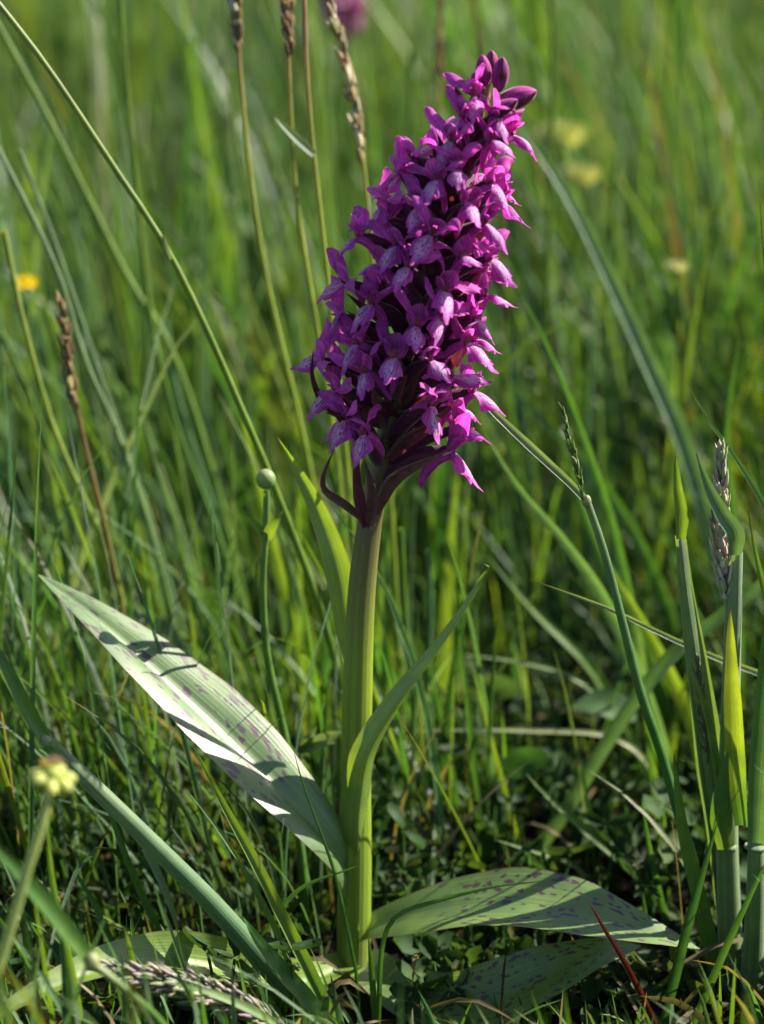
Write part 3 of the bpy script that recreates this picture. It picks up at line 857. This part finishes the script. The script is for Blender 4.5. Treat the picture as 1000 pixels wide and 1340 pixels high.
# -- translucent V-folded blade beside it and its thin neighbour
blade('grass_shoot', 'folded translucent grass blade with a bright sunlit flank under the spotted leaf', [(248, 968, -0.03), (290, 1055, -0.033), (330, 1130, -0.036), (375, 1220, -0.04), (425, 1320, -0.044)], 26, (G, Y, G), 20, 35, 0.9)
blade('grass_shoot', 'thin grass blade running close under the folded sunlit blade', [(244, 1033, -0.032), (285, 1085, -0.034), (320, 1140, -0.037), (360, 1215, -0.041)], 10, (G, YG, Y), 10)
blade('grass_shoot', 'pale withered blade tip hanging below the spotted leaf', [(236, 1228, -0.02), (222, 1180, -0.02), (205, 1140, -0.019), (188, 1110, -0.018)], 12, (B2, B2, PALE), 0, ground=False, n=12)
# -- flowering grass lying across the corner
t = thing('grass_plant', 'grass with purplish-grey flower head lying low beside the basal leaf', 'grass', P(370, 1345, -0.1))
hp = px_pts([(400, 1372, -0.085), (340, 1330, -0.088), (270, 1300, -0.09), (200, 1282, -0.092), (130, 1266, -0.094)])
o = build('seed_head', spikelets(hp, 430, 0.0046, 0.0019, [(0.24, 0.17, 0.22), (0.30, 0.25, 0.26), (0.19, 0.23, 0.14), (0.33, 0.31, 0.26), (0.17, 0.21, 0.12)], 0.40, 0.0045, 3, 0.12, 1.0), M_SMALL, t)
o['kind'] = 'stuff'
build('stem', tube_data(to_ground(hp[::-1])[::-1], [(0, 0.0016), (0.5, 0.0012), (1, 0.0004)], [(0, YG), (1, B2)], 24, 7), M_CULM, t)
blade('blade', None, [(215, 1285, -0.1), (270, 1298, -0.1), (320, 1318, -0.097), (362, 1340, -0.094)], 16, (YG, YG, G), 30, parent=t, ground=False)
t = thing('grass_plant', 'grass stem with pale joint crossing the purplish-grey flower head', 'grass stem', P(250, 1345, -0.14))
culm('stem', None, [(118, 1258, -0.15), (160, 1292, -0.15), (215, 1345, -0.145)], 7, [(0, G), (0.8, YG), (1, PALE)], parent=t)
blade('blade', None, [(-20, 1095, -0.16), (40, 1160, -0.155), (85, 1215, -0.152), (120, 1260, -0.15)], 30, (YG, G, B), 20, parent=t, ground=False)
build('node', ellipsoid(P(120, 1259, -0.151), (.0022, .0022, .0028), [(0, PALE), (1, PALE)], 8), M_CULM, t)
# -- spent buttercup close to the camera
t = thing('spent_buttercup', 'spent buttercup head on a pale stalk with a withered petal', 'flower', P(-40, 1345, -0.17))
BUTT = [(66, 1035, -0.16), (55, 1080, -0.162), (35, 1140, -0.165), (18, 1200, -0.167), (-10, 1290, -0.17), (-30, 1350, -0.172)]
culm('stem', None, BUTT, 8, [(0, (0.2, 0.27, 0.07)), (0.6, (0.30, 0.37, 0.13)), (1, (0.33, 0.4, 0.13))], parent=t)
c = P(68, 1016, -0.16); s = PXM(-0.16)
build('receptacle', ellipsoid(c, (16 * s, 16 * s, 18 * s), [(0, (0.2, 0.28, 0.05)), (1, (0.36, 0.40, 0.06))], 10), M_SMALL, t)
rdb = random.Random(3)
for k in range(7):
    a = k * 0.9 + 0.3
    q = c + Vector((math.cos(a) * 20 * s, math.sin(a) * 20 * s, rdb.uniform(-9, 6) * s))
    build('achene', ellipsoid(q, (10 * s, 10 * s, 14 * s), [(0, (0.2, 0.27, 0.05)), (1, (0.42, 0.46, 0.14))], 8, q - c, 6), M_SMALL, t)
d = ribbon_data([c + Vector((-15 * s, 0, 19 * s)), c + Vector((0, -3 * s, 23 * s)), c + Vector((20 * s, 0, 19 * s))], 17 * s, PROF_LEAF, 30, 30, -0.5, ((0.35, 0.24, 0.16), (0.42, 0.28, 0.18), (0.4, 0.25, 0.15)), 8, 5)
build('withered_petal', d, M_SMALL, t)
# -- round bud on a thin stalk
t = thing('bud_plant', 'round green flower bud on a thin stalk with two small bracts', 'flower bud', P(380, 1100, 0.06))
culm('stem', None, [(349, 642, 0.03), (348, 690, 0.03), (344, 770, 0.03), (350, 860, 0.03), (372, 960, 0.03), (385, 1040, 0.03)], 5.5, [(0, G), (0.7, (0.085, 0.17, 0.03)), (1, (0.12, 0.2, 0.06))], parent=t)
s = PXM(0.03); c = P(348, 627, 0.03)
build('bud', ellipsoid(c, (13 * s, 13 * s, 13.5 * s), [(0, (0.12, 0.2, 0.07)), (0.6, (0.15, 0.23, 0.10)), (1, (0.24, 0.3, 0.16))], 14, n=10), M_CULM, t)
blade('bract', None, [(322, 675, 0.028), (335, 687, 0.029), (348, 702, 0.03)], 12, (Y, Y, S), parent=t, ground=False, n=10)
blade('bract', None, [(371, 668, 0.028), (360, 682, 0.027), (349, 704, 0.03)], 17, (Y, Y, S), parent=t, ground=False, n=10)
# -- grey-green divided leaf near the stem
t = thing('leaf_sprig', 'small grey-green divided leaf behind the stalk of the round bud', 'leaf', P(400, 1060, 0.05))
for tip, w in (((388, 930), 14), ((415, 950), 16), ((450, 957), 22), ((440, 972), 14)):
    blade('leaflet', None, [(*tip, 0.04), ((tip[0] + 395) / 2, (tip[1] + 985) / 2 - 4, 0.04), (392, 984, 0.042)], w, (B, B2, B2), 20, prof=PROF_LEAF, parent=t, ground=False, n=10)
culm('stalk', None, [(392, 984, 0.042), (394, 1020, 0.044), (402, 1062, 0.048)], 3, [(0, G), (1, B)], parent=t)

# -- right: jointed stem with a glaucous blade and a young panicle
t = thing('grass_plant', 'slim grass stem with a bent glaucous blade pointing at the orchid flowers', 'grass', P(930, 1300, 0.0))
culm('stem', None, [(768, 655, 0.0), (790, 720, 0.0), (815, 815, 0.0), (838, 905, 0.0), (865, 985, 0.0), (892, 1080, 0.0), (912, 1170, 0.0), (930, 1260, 0.0)], 6.5, [(0, B), (0.5, G), (0.8, B), (1, B2)], parent=t)
blade('blade', None, [(621, 514, 0.012), (660, 553, 0.010), (705, 595, 0.006), (745, 632, 0.002), (768, 656, 0.0)], 13, (B2, B2, B2), 10, fold=0.5, parent=t, ground=False, prof=[(0, 0.8), (0.5, 1.0), (0.9, 0.7), (1, 0.3)])
build('node', ellipsoid(P(768, 656, -0.001), (.0015, .0015, .0022), [(0, B2), (1, PALE)], 8), M_CULM, t)
hp = px_pts([(764, 655, -0.001), (755, 610, -0.001), (745, 572, 0.0), (735, 532, 0.0)])
o = build('panicle', spikelets(hp, 42, 0.0038, 0.0010, [YG, Y, B2, (0.24, 0.28, 0.12)], 0.28, 0.0008, 9, 0.05, 0.98), M_SMALL, t); o['kind'] = 'stuff'
build('panicle_axis', tube_data(hp, [(0, .0006), (1, .0002)], [(0, YG), (1, G)], 12, 5), M_CULM, t)
blade('grass_shoot', 'straight narrow grass blade with reddish tip crossing behind the sheathed stem', [(686, 756, 0.008), (740, 775, 0.006), (800, 798, 0.004), (880, 836, 0.008), (950, 866, 0.014), (1030, 902, 0.02)], 12, (B2, B2, RED, B2), 0, fold=0.6, prof=[(0, 1), (0.5, 0.9), (0.85, 0.55), (1, 0.05)])

# -- right: three swollen sheathed stems
t = thing('grass_plant', 'sheathed grass stem with one short upright yellow-green blade at its tip', 'grass', P(950, 1300, -0.01))
blade('sheath', None, [(890, 702, -0.010), (897, 770, -0.010), (908, 850, -0.010), (920, 930, -0.010), (930, 1010, -0.010), (942, 1090, -0.010)], 46, (SH, SH, B2), 0, fold=-0.75, parent=t, mat=M_FUZZ, prof=[(0, 0.6), (0.25, 0.9), (0.5, 1.0), (0.75, 0.68), (0.93, 0.40), (1, 0.34)], m=9)
blade('sheath_back', None, [(892, 704, -0.007), (899, 770, -0.006), (911, 850, -0.005), (923, 930, -0.005), (934, 1010, -0.005), (945, 1090, -0.005)], 46, (SH, SH, B2), 0, fold=0.75, parent=t, mat=M_FUZZ, prof=[(0, 0.6), (0.25, 0.9), (0.5, 1.0), (0.75, 0.68), (0.93, 0.40), (1, 0.34)], m=9)
hp = px_pts([(925, 1000, -0.0145), (919, 930, -0.0145), (913, 865, -0.0140)])
o = build('seed_head', spikelets(hp, 70, 0.0036, 0.0011, [(0.10, 0.11, 0.05), (0.075, 0.10, 0.045), (0.12, 0.10, 0.07)], 0.3, 0.0012, 15), M_SMALL, t); o['kind'] = 'stuff'
blade('blade', None, [(884, 596, -0.012), (887, 640, -0.011), (892, 675, -0.0105), (891, 705, -0.010)], 20, (Y, Y, RED, YG), 10, fold=0.4, parent=t, ground=False, prof=[(0, 0.7), (0.25, 1), (0.55, 0.75), (0.85, 0.4), (1, 0.05)])
blade('blade', None, [(904, 868, -0.017), (914, 900, -0.017), (930, 960, -0.016), (942, 1040, -0.015), (946, 1085, -0.014)], 15, (B, YG, RED, YG), 20, fold=0.5, parent=t, ground=False)
t = thing('grass_plant', 'grass with a woolly purplish head bursting from its sheath below a pointed blade', 'grass', P(975, 1300, -0.01))
culm('sheath', None, [(962, 722, -0.012), (960, 800, -0.012), (957, 900, -0.012), (954, 1000, -0.012), (952, 1100, -0.012), (955, 1200, -0.012), (958, 1290, -0.012)], 14, [(0, SH), (0.5, SH), (1, B2)], parent=t, mat=M_FUZZ)
blade('blade', None, [(911, 593, -0.016), (928, 640, -0.016), (946, 675, -0.0165), (962, 700, -0.0165), (962, 726, -0.0155)], 30, (B, B, RED, B), 15, fold=0.4, parent=t, ground=False, prof=[(0, 0.55), (0.2, 0.95), (0.4, 0.8), (0.7, 0.45), (1, 0.04)])
hp = px_pts([(950, 790, -0.012), (946, 730, -0.012), (944, 665, -0.011), (943, 592, -0.010)])
o = build('seed_head', spikelets(hp, 240, 0.0048, 0.0020, [(0.42, 0.36, 0.34), (0.34, 0.40, 0.24), (0.52, 0.50, 0.40), (0.40, 0.28, 0.32), (0.28, 0.37, 0.17)], 0.24, 0.0030, 17, 0.0, 1.0), M_SMALL, t); o['kind'] = 'stuff'
blade('blade', None, [(956, 797, -0.018), (958, 850, -0.018), (962, 930, -0.018), (966, 1010, -0.017), (972, 1080, -0.0165)], 34, (G, (0.17, 0.23, 0.025), RED, (0.16, 0.21, 0.03)), -20, fold=0.5, parent=t, ground=False, prof=[(0, 0.6), (0.3, 1.0), (0.6, 0.85), (0.88, 0.4), (1, 0.05)])
blade('blade', None, [(952, 985, -0.02), (946, 1030, -0.02), (944, 1065, -0.0195), (951, 1112, -0.018)], 34, (Y, G, G), 10, fold=-0.4, parent=t, ground=False, prof=[(0, 0.8), (0.3, 1), (0.7, 0.6), (1, 0.1)])
build('node', ellipsoid(P(952, 1108, -0.0135), (.0037, .0037, .0018), [(0, B), (1, B2)], 10), M_FUZZ, t)
t = thing('grass_plant', 'stout blue-green grass stem with a blade rising from a pale collar', 'grass', P(1000, 1330, -0.02))
culm('sheath', None, [(990, 1105, -0.02), (989, 1180, -0.02), (986, 1260, -0.02), (984, 1330, -0.02)], 15, [(0, SH), (1, SH)], parent=t, mat=M_FUZZ)
blade('blade', None, [(1025, 620, -0.02), (1016, 760, -0.02), (1003, 900, -0.02), (994, 1010, -0.02), (989, 1110, -0.02)], 36, (B, G, G), 10, fold=0.4, parent=t, ground=False)
build('node', ellipsoid(P(989, 1108, -0.0205), (.0040, .0040, .0012), [(0, B2), (1, B2)], 10), M_FUZZ, t)
blade('grass_shoot', 'short yellow-green blade with red tip beside the stout blue-green stem', [(978, 655, -0.01), (988, 720, -0.01), (1004, 790, -0.01), (1030, 900, -0.01)], 20, (G, Y, RED, YG), 15, fold=0.4)
# -- right: blades at the foot of the sheathed stems
blade('grass_shoot', 'yellow-green blade with purple tip standing left of the sheathed stems'.replace(' left of', ' close to'), [(882, 985, -0.018), (888, 1050, -0.018), (898, 1110, -0.017), (918, 1190, -0.016), (935, 1270, -0.015)], 26, (G, YG, RED, YG), 15, fold=0.4)
blade('grass_shoot', 'dark green blade crossing the tip of the arching spotted leaf', [(940, 1072, -0.045), (920, 1140, -0.045), (900, 1210, -0.045), (880, 1290, -0.045), (865, 1350, -0.045)], 17, (G2, G2, G2), 20)
blade('grass_shoot', 'plain green blade crossing over the sheathed stems near their foot', [(1015, 1105, -0.05), (985, 1165, -0.05), (950, 1240, -0.05), (905, 1345, -0.05)], 13, (G, G, YG), 15)
blade('grass_shoot', 'broad glowing yellow-green blade beneath the arching leaf tip', [(880, 1228, -0.004), (888, 1260, -0.004), (902, 1300, -0.004), (912, 1350, -0.004)], 36, (Y, (0.17, 0.22, 0.02), Y), 10, prof=[(0, 1), (0.5, 1), (0.9, 0.5), (1, 0.2)])
blade('grass_shoot', 'dark red withered spike-like blade under the arching leaf', [(770, 1180, -0.045), (790, 1215, -0.045), (820, 1265, -0.045), (858, 1340, -0.045)], 11, ((0.055, 0.010, 0.012), (0.055, 0.010, 0.012), (0.10, 0.035, 0.03)), 10, fold=0.6)
blade('grass_shoot', 'short bright blade with blunt tip leaning over dark clover', [(688, 1012, 0.05), (720, 1045, 0.05), (765, 1085, 0.05), (830, 1140, 0.05)], 16, (YG, YG, Y), 20)
blade('grass_shoot', 'thin grass blade arching across the arching spotted leaf', [(716, 1153, -0.05), (650, 1160, -0.05), (580, 1177, -0.05), (520, 1198, -0.05), (500, 1240, -0.05), (496, 1320, -0.05)], 8, (G2, G, YG), 10)
blade('grass_shoot', 'upright yellow-green blade below the arching spotted leaf', [(664, 1218, -0.02), (676, 1270, -0.02), (695, 1340, -0.02)], 14, (YG, YG, YG), 15)
blade('grass_shoot', 'slender upright blade at the foot of the orchid stem', [(482, 1222, -0.03), (486, 1270, -0.03), (492, 1345, -0.03)], 11, (YG, G, YG), 10)
blade('grass_shoot', 'hair-thin dark blade crossing the base of the spotted leaf', [(383, 978, -0.03), (398, 1030, -0.03), (420, 1090, -0.03), (440, 1150, -0.03), (462, 1250, -0.03)], 6, (G2, G2, G2), 0)
blade('grass_shoot', 'short blade with straw tip pressed against the orchid stem', [(474, 1131, -0.03), (450, 1140, -0.03), (420, 1150, -0.03), (390, 1165, -0.03), (360, 1200, -0.03)], 9, (G, G, S), 10)
blade('grass_shoot', 'stiff dark blade with curved tip rising above the sheathed stems', [(894, 488, 0.03), (920, 540, 0.03), (960, 595, 0.028), (1010, 680, 0.025), (1050, 780, 0.02)], 14, (G2, G, S, G), 15)
blade('grass_shoot', 'upright blade tip standing alone by the stout blue-green stem', [(993, 236, 0.04), (1000, 330, 0.04), (1010, 470, 0.04)], 15, (G, YG, BR, YG), 15)

# -- stems of flowering grass behind the orchid on the open side
t = thing('grass_plant', 'long olive grass stem leaning across to the round bud with a joint midway', 'grass stem', P(360, 980, 0.1))
culm('stem', None, [(-15, -12, 0.06), (60, 85, 0.06), (150, 220, 0.06), (215, 320, 0.06), (270, 430, 0.06), (320, 545, 0.06), (352, 620, 0.062), (420, 800, 0.07)], 4.8, [(0, YG), (0.6, Y), (1, (0.15, 0.2, 0.05))], parent=t)
blade('blade', None, [(213, 305, 0.058), (216, 320, 0.0575), (222, 340, 0.058)], 9, (B2, B2, BR), parent=t, ground=False, n=8)
def headed(label, pts, head, r, y, cols, hcols, n=80, L=0.0055, W=0.0021, group=None, rad=0.0020):
    t = thing('grass_plant', label, 'grass', P(pts[-1][0], pts[-1][1], y), group)
    culm('stem', None, [(a, b, y) for a, b in pts], r * 0.8, cols, parent=t)
    hp = px_pts([(a, b, y) for a, b in head])
    o = build('seed_head', spikelets(hp, n, L, W, hcols, 0.25, rad, int(pts[0][0]) + 3), M_SMALL, t); o['kind'] = 'stuff'
    return t
BRN = [(0.20, 0.12, 0.06), (0.27, 0.17, 0.08), (0.14, 0.09, 0.05), (0.32, 0.28, 0.13)]
PINK = [(0.34, 0.25, 0.17), (0.5, 0.45, 0.34), (0.25, 0.26, 0.11), (0.26, 0.19, 0.10)]
SC = [(0, YG), (0.6, (0.22, 0.29, 0.04)), (0.88, (0.25, 0.27, 0.06)), (0.96, (0.28, 0.19, 0.10)), (1, (0.26, 0.16, 0.10))]
headed('grass stem topped by a brown head with white shreds', [(308, 5), (316, 120), (330, 250), (352, 380), (385, 520), (410, 640)], [(312, 70), (309, 20), (306, -50)], 4.5, 0.14, SC, BRN + [(0.5, 0.5, 0.45)])
headed('grass stem topped by a plain dark brown head', [(376, 0), (379, 120), (388, 260), (410, 400), (430, 520), (445, 640)], [(379, 75), (376, 10), (374, -60)], 4.2, 0.12, SC, BRN, 70)
t = thing('grass_plant', 'thin grass stem with one short pale blade sticking out sideways', 'grass stem', P(450, 700, 0.11))
culm('stem', None, [(398, -10, 0.11), (401, 90, 0.11), (410, 200, 0.11), (428, 360, 0.11), (445, 520, 0.11), (460, 680, 0.11)], 3.8, SC, parent=t)
blade('blade', None, [(357, 150, 0.105), (385, 178, 0.106), (411, 202, 0.108)], 13, (B2, B2, B2), 20, parent=t, ground=False, n=10)
headed('grass stem with a long loose pinkish spike behind the orchid', [(450, 60), (465, 140), (478, 240), (492, 400), (505, 560)], [(474, 215), (462, 130), (446, 60), (425, -15)], 4.5, 0.13, SC, PINK, 80, 0.006, 0.0022, rad=0.0022)
headed('grass stem topped by a slim rusty spike low on the open side', [(88, 450), (98, 520), (115, 600), (140, 700), (160, 800)], [(100, 545), (90, 480), (80, 400)], 4.5, 0.10, [(0, YG), (0.6, (0.16, 0.14, 0.04)), (1, (0.17, 0.09, 0.05))], BRN, 70, 0.0055)
headed('blurred grass stem with a narrow brown head behind the flower spike tip', [(576, 30), (574, 100), (570, 200), (565, 330), (560, 520)], [(573, 110), (576, 50), (577, -10)], 5, 0.30, SC, BRN, 50, 0.006, 0.0015)
SG = 'blurred grass stems behind the orchid'
for lab, pts, r, y, c in (['thin straight olive stem rising beside the long leaning olive stem', [(157, -10), (165, 100), (180, 260), (195, 400), (225, 560), (250, 700)], 5, 0.20, (YG, Y)],
                  ['thicker blurred stem leaning parallel to the long olive stem', [(-10, 20), (50, 130), (120, 270), (170, 370), (215, 440), (260, 560)], 7, 0.22, (YG, Y)],
                  ['bluish stem curving past the small yellow buttercup', [(-5, 190), (45, 290), (80, 370), (110, 470), (150, 560), (195, 690)], 6, 0.14, (YG, B2)],
                  ['pale blue-green stem crossing close behind the rusty spike', [(25, 195), (65, 300), (100, 400), (140, 520), (190, 660), (240, 830)], 5, 0.16, (B, B2)],
                  ['yellow-green stem below the yellow buttercup', [(0, 430), (40, 520), (75, 620), (110, 720), (150, 840)], 6, 0.2, (YG, YG)],
                  ['thick bluish stem ending near the pale crossing blade', [(215, 420), (232, 520), (262, 620), (300, 740)], 9, 0.25, (G, B)],
                  ['green stem running down towards the stalk of the round bud', [(200, 440), (232, 560), (270, 660), (320, 800), (350, 900)], 6, 0.18, (G, YG)],
                  ['thin brownish stem behind the tip of the flower spike', [(620, -10), (628, 60), (640, 150), (655, 300), (660, 500)], 4, 0.3, (YG, BR)],
                  ['tall yellow-green stem beside the two pale yellow flowers', [(722, -10), (724, 100), (720, 240), (716, 380), (715, 520), (700, 650)], 6, 0.32, (YG, Y)],
                  ['short stem under the whitish bud head', [(884, 345), (895, 420), (910, 500), (925, 560)], 7, 0.3, (G, YG)],
                  ['soft yellowish stem hidden partly by the open flowers', [(540, 60), (535, 200), (530, 330), (540, 480)], 6, 0.4, (Y, YG)],
                  ['soft yellow-green stem between the two brown-headed grasses', [(300, 90), (315, 210), (340, 330), (370, 450), (395, 560), (420, 660)], 6, 0.35, (YG, Y)],
                  ['green stem bending beneath the rusty spike to the shining leaf tip', [(5, 300), (30, 420), (70, 560), (130, 700), (170, 820)], 6, 0.12, (Y, (0.2, 0.26, 0.05))],
                  ['bluish upright stem behind the narrow hooked leaf', [(560, 720), (563, 800), (560, 900), (568, 1000)], 6, 0.12, (G, B)],
                  ['yellow-green upright stem between orchid stem and hooked leaf', [(525, 690), (530, 800), (540, 920), (545, 1020)], 6, 0.10, (YG, YG)],
                  ['faint stem in the dark gap beyond the broad blue-green blade', [(806, 210), (800, 320), (795, 430), (800, 560)], 6, 0.36, (G, YG)]):
    culm('grass_culm', lab, [(a, b, y) for a, b in pts], r * 0.72, [(0, c[0]), (1, c[1])], group=SG)
# blades behind, thrown out of focus
BG = 'blurred grass blades behind the orchid'
BLU = 'blurred broad blue-green blade curving away behind the orchid spike'
blade('grass_shoot', BLU, [(660, 110, 0.26), (690, 175, 0.26), (745, 260, 0.25), (800, 370, 0.24), (850, 480, 0.23), (900, 600, 0.22)], 30, (G, B, B), 20, fold=0.5)
blade('grass_shoot', 'blurred blue-grey blade slanting behind the sheathed stems down to dark soil', [(1020, 745, 0.08), (950, 800, 0.08), (870, 865, 0.08), (800, 960, 0.08), (740, 1060, 0.08), (710, 1100, 0.08)], 24, (B, B, B2), 20, fold=0.4, prof=[(0, 0.9), (0.6, 1), (1, 0.7)])
blade('grass_shoot', 'pale blurred blade lying level behind the orchid stem', [(515, 958, 0.10), (600, 955, 0.10), (700, 957, 0.10), (800, 965, 0.10)], 9, (PALE, PALE, PALE), 30)
blade('grass_shoot', 'long blurred blade sloping level with the hooked leaf', [(560, 852, 0.13), (620, 858, 0.13), (690, 868, 0.13), (760, 892, 0.13)], 9, (YG, YG, YG), 20)
for lab, pts, w, y, c in (['pale green blade leaning below the broad blue-green blade', [(675, 372), (705, 430), (740, 510), (780, 620), (810, 720)], 16, 0.14, (G, B2)],
                     ['bluish blade sloping down behind the lowest pink flower', [(630, 560), (680, 640), (740, 710), (800, 800)], 22, 0.10, (B, B)],
                     ['mid-green blade passing behind the bent glaucous blade', [(640, 470), (700, 540), (760, 600), (830, 700)], 20, 0.22, (G, G)],
                     ['short pale blade crossing the long leaning olive stem', [(270, 395), (245, 440), (218, 478)], 14, 0.14, (B2, B2)],
                     ['thin blade lying level below the whitish bud head', [(880, 400), (820, 412), (735, 430), (690, 450)], 9, 0.2, (YG, YG)],
                     ['bright blade directly behind the upper orchid stem', [(520, 660), (500, 760), (490, 860)], 22, 0.15, (YG, Y)],
                     ['glowing yellow blade behind the tip of the hooked leaf', [(600, 610), (590, 720), (585, 840)], 22, 0.2, (Y, YG)],
                     ['green blade behind the jointed stem with the young panicle', [(730, 560), (760, 660), (800, 760), (850, 860)], 22, 0.18, (G, YG)],
                     ['wide yellow-green blade behind the rusty spike', [(40, 340), (90, 480), (150, 640), (190, 780)], 18, 0.24, (YG, G)],
                     ['upright blade behind the tip half of the shining leaf', [(100, 860), (110, 950), (130, 1040), (150, 1110)], 16, 0.08, (G, B)],
                     ['yellow-green blade standing under the middle of the shining leaf', [(180, 850), (192, 940), (205, 1040), (215, 1100)], 13, 0.06, (YG, G)],
                     ['small upright blade above the spent buttercup head', [(95, 1000), (100, 1080), (110, 1170)], 12, 0.04, (YG, G)],
                     ['dark blue-green blade slanting under the shining leaf tip', [(0, 920), (60, 880), (130, 790)], 22, 0.12, (B, G2)],
                     ['dark blade just behind the orchid stem above the shining leaf base', [(430, 880), (425, 960), (420, 1060)], 14, 0.06, (G, G2)],
                     ['yellow-green blade beside the slim stem with the bent blade', [(840, 880), (850, 960), (862, 1050), (870, 1120)], 18, 0.06, (YG, G)],
                     ['broad yellow blade behind the straight red-tipped blade', [(790, 730), (850, 830), (900, 930)], 24, 0.12, (Y, YG)],
                     ['green blade behind the woolly purplish head', [(970, 430), (950, 560), (960, 700)], 18, 0.16, (G, YG)],
                     ['leaning blade between hooked leaf and slim jointed stem', [(640, 730), (700, 800), (770, 870)], 18, 0.16, (YG, G)],
                     ['short blade poking up above the thick slanting stem', [(70, 1105), (110, 1160), (150, 1240)], 10, -0.02, (G, YG)],
                     ['dark thin blade rising over the arching leaf near its tip', [(840, 1045), (850, 1110), (870, 1200)], 11, 0.02, (G, G2)],
                     ['short straw-tipped blade just above the arching leaf', [(645, 1098), (690, 1112), (745, 1130)], 9, 0.04, (YG, S)],
                     ['curled brown dead blade in the gap beside the orchid stem', [(620, 975), (585, 1005), (560, 1060)], 10, 0.07, (S, BR)],
                     ['bluish blade below the spent buttercup stalk', [(0, 1210), (40, 1255), (90, 1340)], 13, -0.12, (B, G)],
                     ['slim green blade crossing behind the thick slanting stem', [(120, 990), (150, 1080), (190, 1180), (250, 1300)], 12, -0.02, (G, YG)],
                     ['soft yellow-green blade beside the spent buttercup stalk', [(60, 1060), (70, 1160), (95, 1280)], 18, -0.1, (YG, G)],
                     ['fresh blade rising behind the round bud', [(300, 470), (330, 600), (365, 740), (400, 880)], 18, 0.16, (Y, YG)],
                     ['bluish blade between the round bud and the rusty spike', [(190, 560), (225, 680), (262, 800), (300, 900)], 20, 0.14, (B, G)],
                     ['long bright blade in the gap beyond the sheathed stems', [(930, 300), (900, 460), (880, 620), (850, 760)], 20, 0.26, (Y, YG)]):
    blade('grass_shoot', lab, [(a, b, y) for a, b in pts], w, (c[1], c[0], c[0]), random.uniform(-30, 30), fold=0.35, group=BG)
# -- colour spots far behind
def blob_flower(name, label, px, py, y, rpx, colr, cat='flower', petals=6):
    t = thing(name, label, cat, P(px, py, y))
    s = rpx * PXM(y); c = P(px, py, y)
    for k in range(petals):
        a = k * 6.283 / petals
        d = Vector((math.cos(a), math.sin(a), 0.75)).normalized()
        dd = ribbon_data([c, c + d * s * 0.6, c + Vector((d.x, d.y, 1.0)) * s * 0.8], s * 0.9, [(0, 0.3), (0.5, 0.9), (0.8, 1), (1, 0.5)], 10, 10, 0.4, (colr, colr, colr), 6, 5)
        build('petal', dd, M_SMALL, t)
    p3 = to_ground([c + Vector((0, 0, 0.001)), c - Vector((-0.002, 0, 0.03))])[::-1]
    build('stem', tube_data(p3, [(0, .001), (1, .0007)], [(0, G), (1, YG)], 10, 6), M_CULM, t)
    return t
blob_flower('buttercup', 'small yellow buttercup far out in the grass', 35, 376, 0.28, 17, (0.75, 0.55, 0.01), petals=5)
blob_flower('meadow_flower', 'blurred pale yellow flower behind the orchid spike, the upper of two', 735, 190, 0.55, 34, (0.30, 0.34, 0.14))
blob_flower('meadow_flower', 'blurred pale yellow flower behind the orchid spike, the lower of two', 757, 240, 0.55, 28, (0.30, 0.32, 0.16))
blob_flower('meadow_flower', 'small whitish bud head blurred in the meadow', 885, 355, 0.30, 16, (0.32, 0.34, 0.22), petals=5)
# a second orchid far out
t = thing('distant_orchid', 'far-off pink orchid spike blurred at the top of the meadow', 'orchid', (P(450, 20, 0.7).x, 0.7, 0))
p3 = [Vector((P(452, 30, 0.7).x, 0.7, -0.005)), P(450, 80, 0.7), P(450, -35, 0.7)]
build('stem', tube_data(p3, [(0, .004), (1, .002)], [(0, G), (1, YG)], 14, 8), M_CULM, t)
hp = [P(448, 45, 0.7), P(452, -90, 0.7)]
o = build('flower_spike', spikelets(hp, 130, 0.014, 0.009, [(0.50, 0.16, 0.42), (0.6, 0.28, 0.5), (0.36, 0.08, 0.30)], 0.9, 0.010, 31, taper=False), M_SMALL, t); o['kind'] = 'stuff'
# -- broad blurred leaves in the herb layer
for lab, px, py, y, L, w, az, c in (['pale broad leaf shining behind the rusty spike, the uppermost of three', 70, 610, 0.42, 0.06, 0.020, 2.9, B2], ['pale broad leaf between two others behind the rusty spike', 110, 640, 0.40, 0.055, 0.018, 2.6, B2],
                              ['pale broad leaf behind the rusty spike, the lowest of three', 40, 680, 0.34, 0.05, 0.016, 3.3, B2], ['blurred yellow-green leaf beyond the sheathed stem tips', 870, 660, 0.34, 0.04, 0.011, 0.2, YG],
                              ['rounded dark leaf low behind the hooked leaf', 650, 905, 0.15, 0.022, 0.014, 0.4, (0.05, 0.10, 0.035)], ['dull oval leaf low behind the slim jointed stem', 790, 930, 0.12, 0.026, 0.013, 2.6, (0.055, 0.11, 0.04)],
                              ['small round leaf in the dark gap above the arching leaf', 690, 1000, 0.08, 0.018, 0.014, 1.0, G2], ['bright yellow leaf beyond the woolly purplish head', 930, 620, 0.36, 0.035, 0.010, 0.1, Y]):
    a = P(px, py, y)
    d = Vector((math.cos(az), math.sin(az) * 0.3 - 0.2, 0.12)).normalized()
    t = thing('herb', lab, 'leaf', (a.x, a.y, 0), 'broad leaves among the grass')
    build('leaf', ribbon_data([a - d * L * 0.5, a + Vector((0, 0, L * 0.10)), a + d * L * 0.5], w, PROF_LEAF, 25, 30, 0.2, (c, c, c), 12, 5, 0.1), M_HERB if y < 0.3 else M_GRASS, t)
    build('stalk', tube_data([Vector((a.x - d.x * L * .6, a.y, -0.005)), a - d * L * 0.5], [(0, .001), (1, .0008)], [(0, G), (1, G)], 6, 5), M_CULM, t)
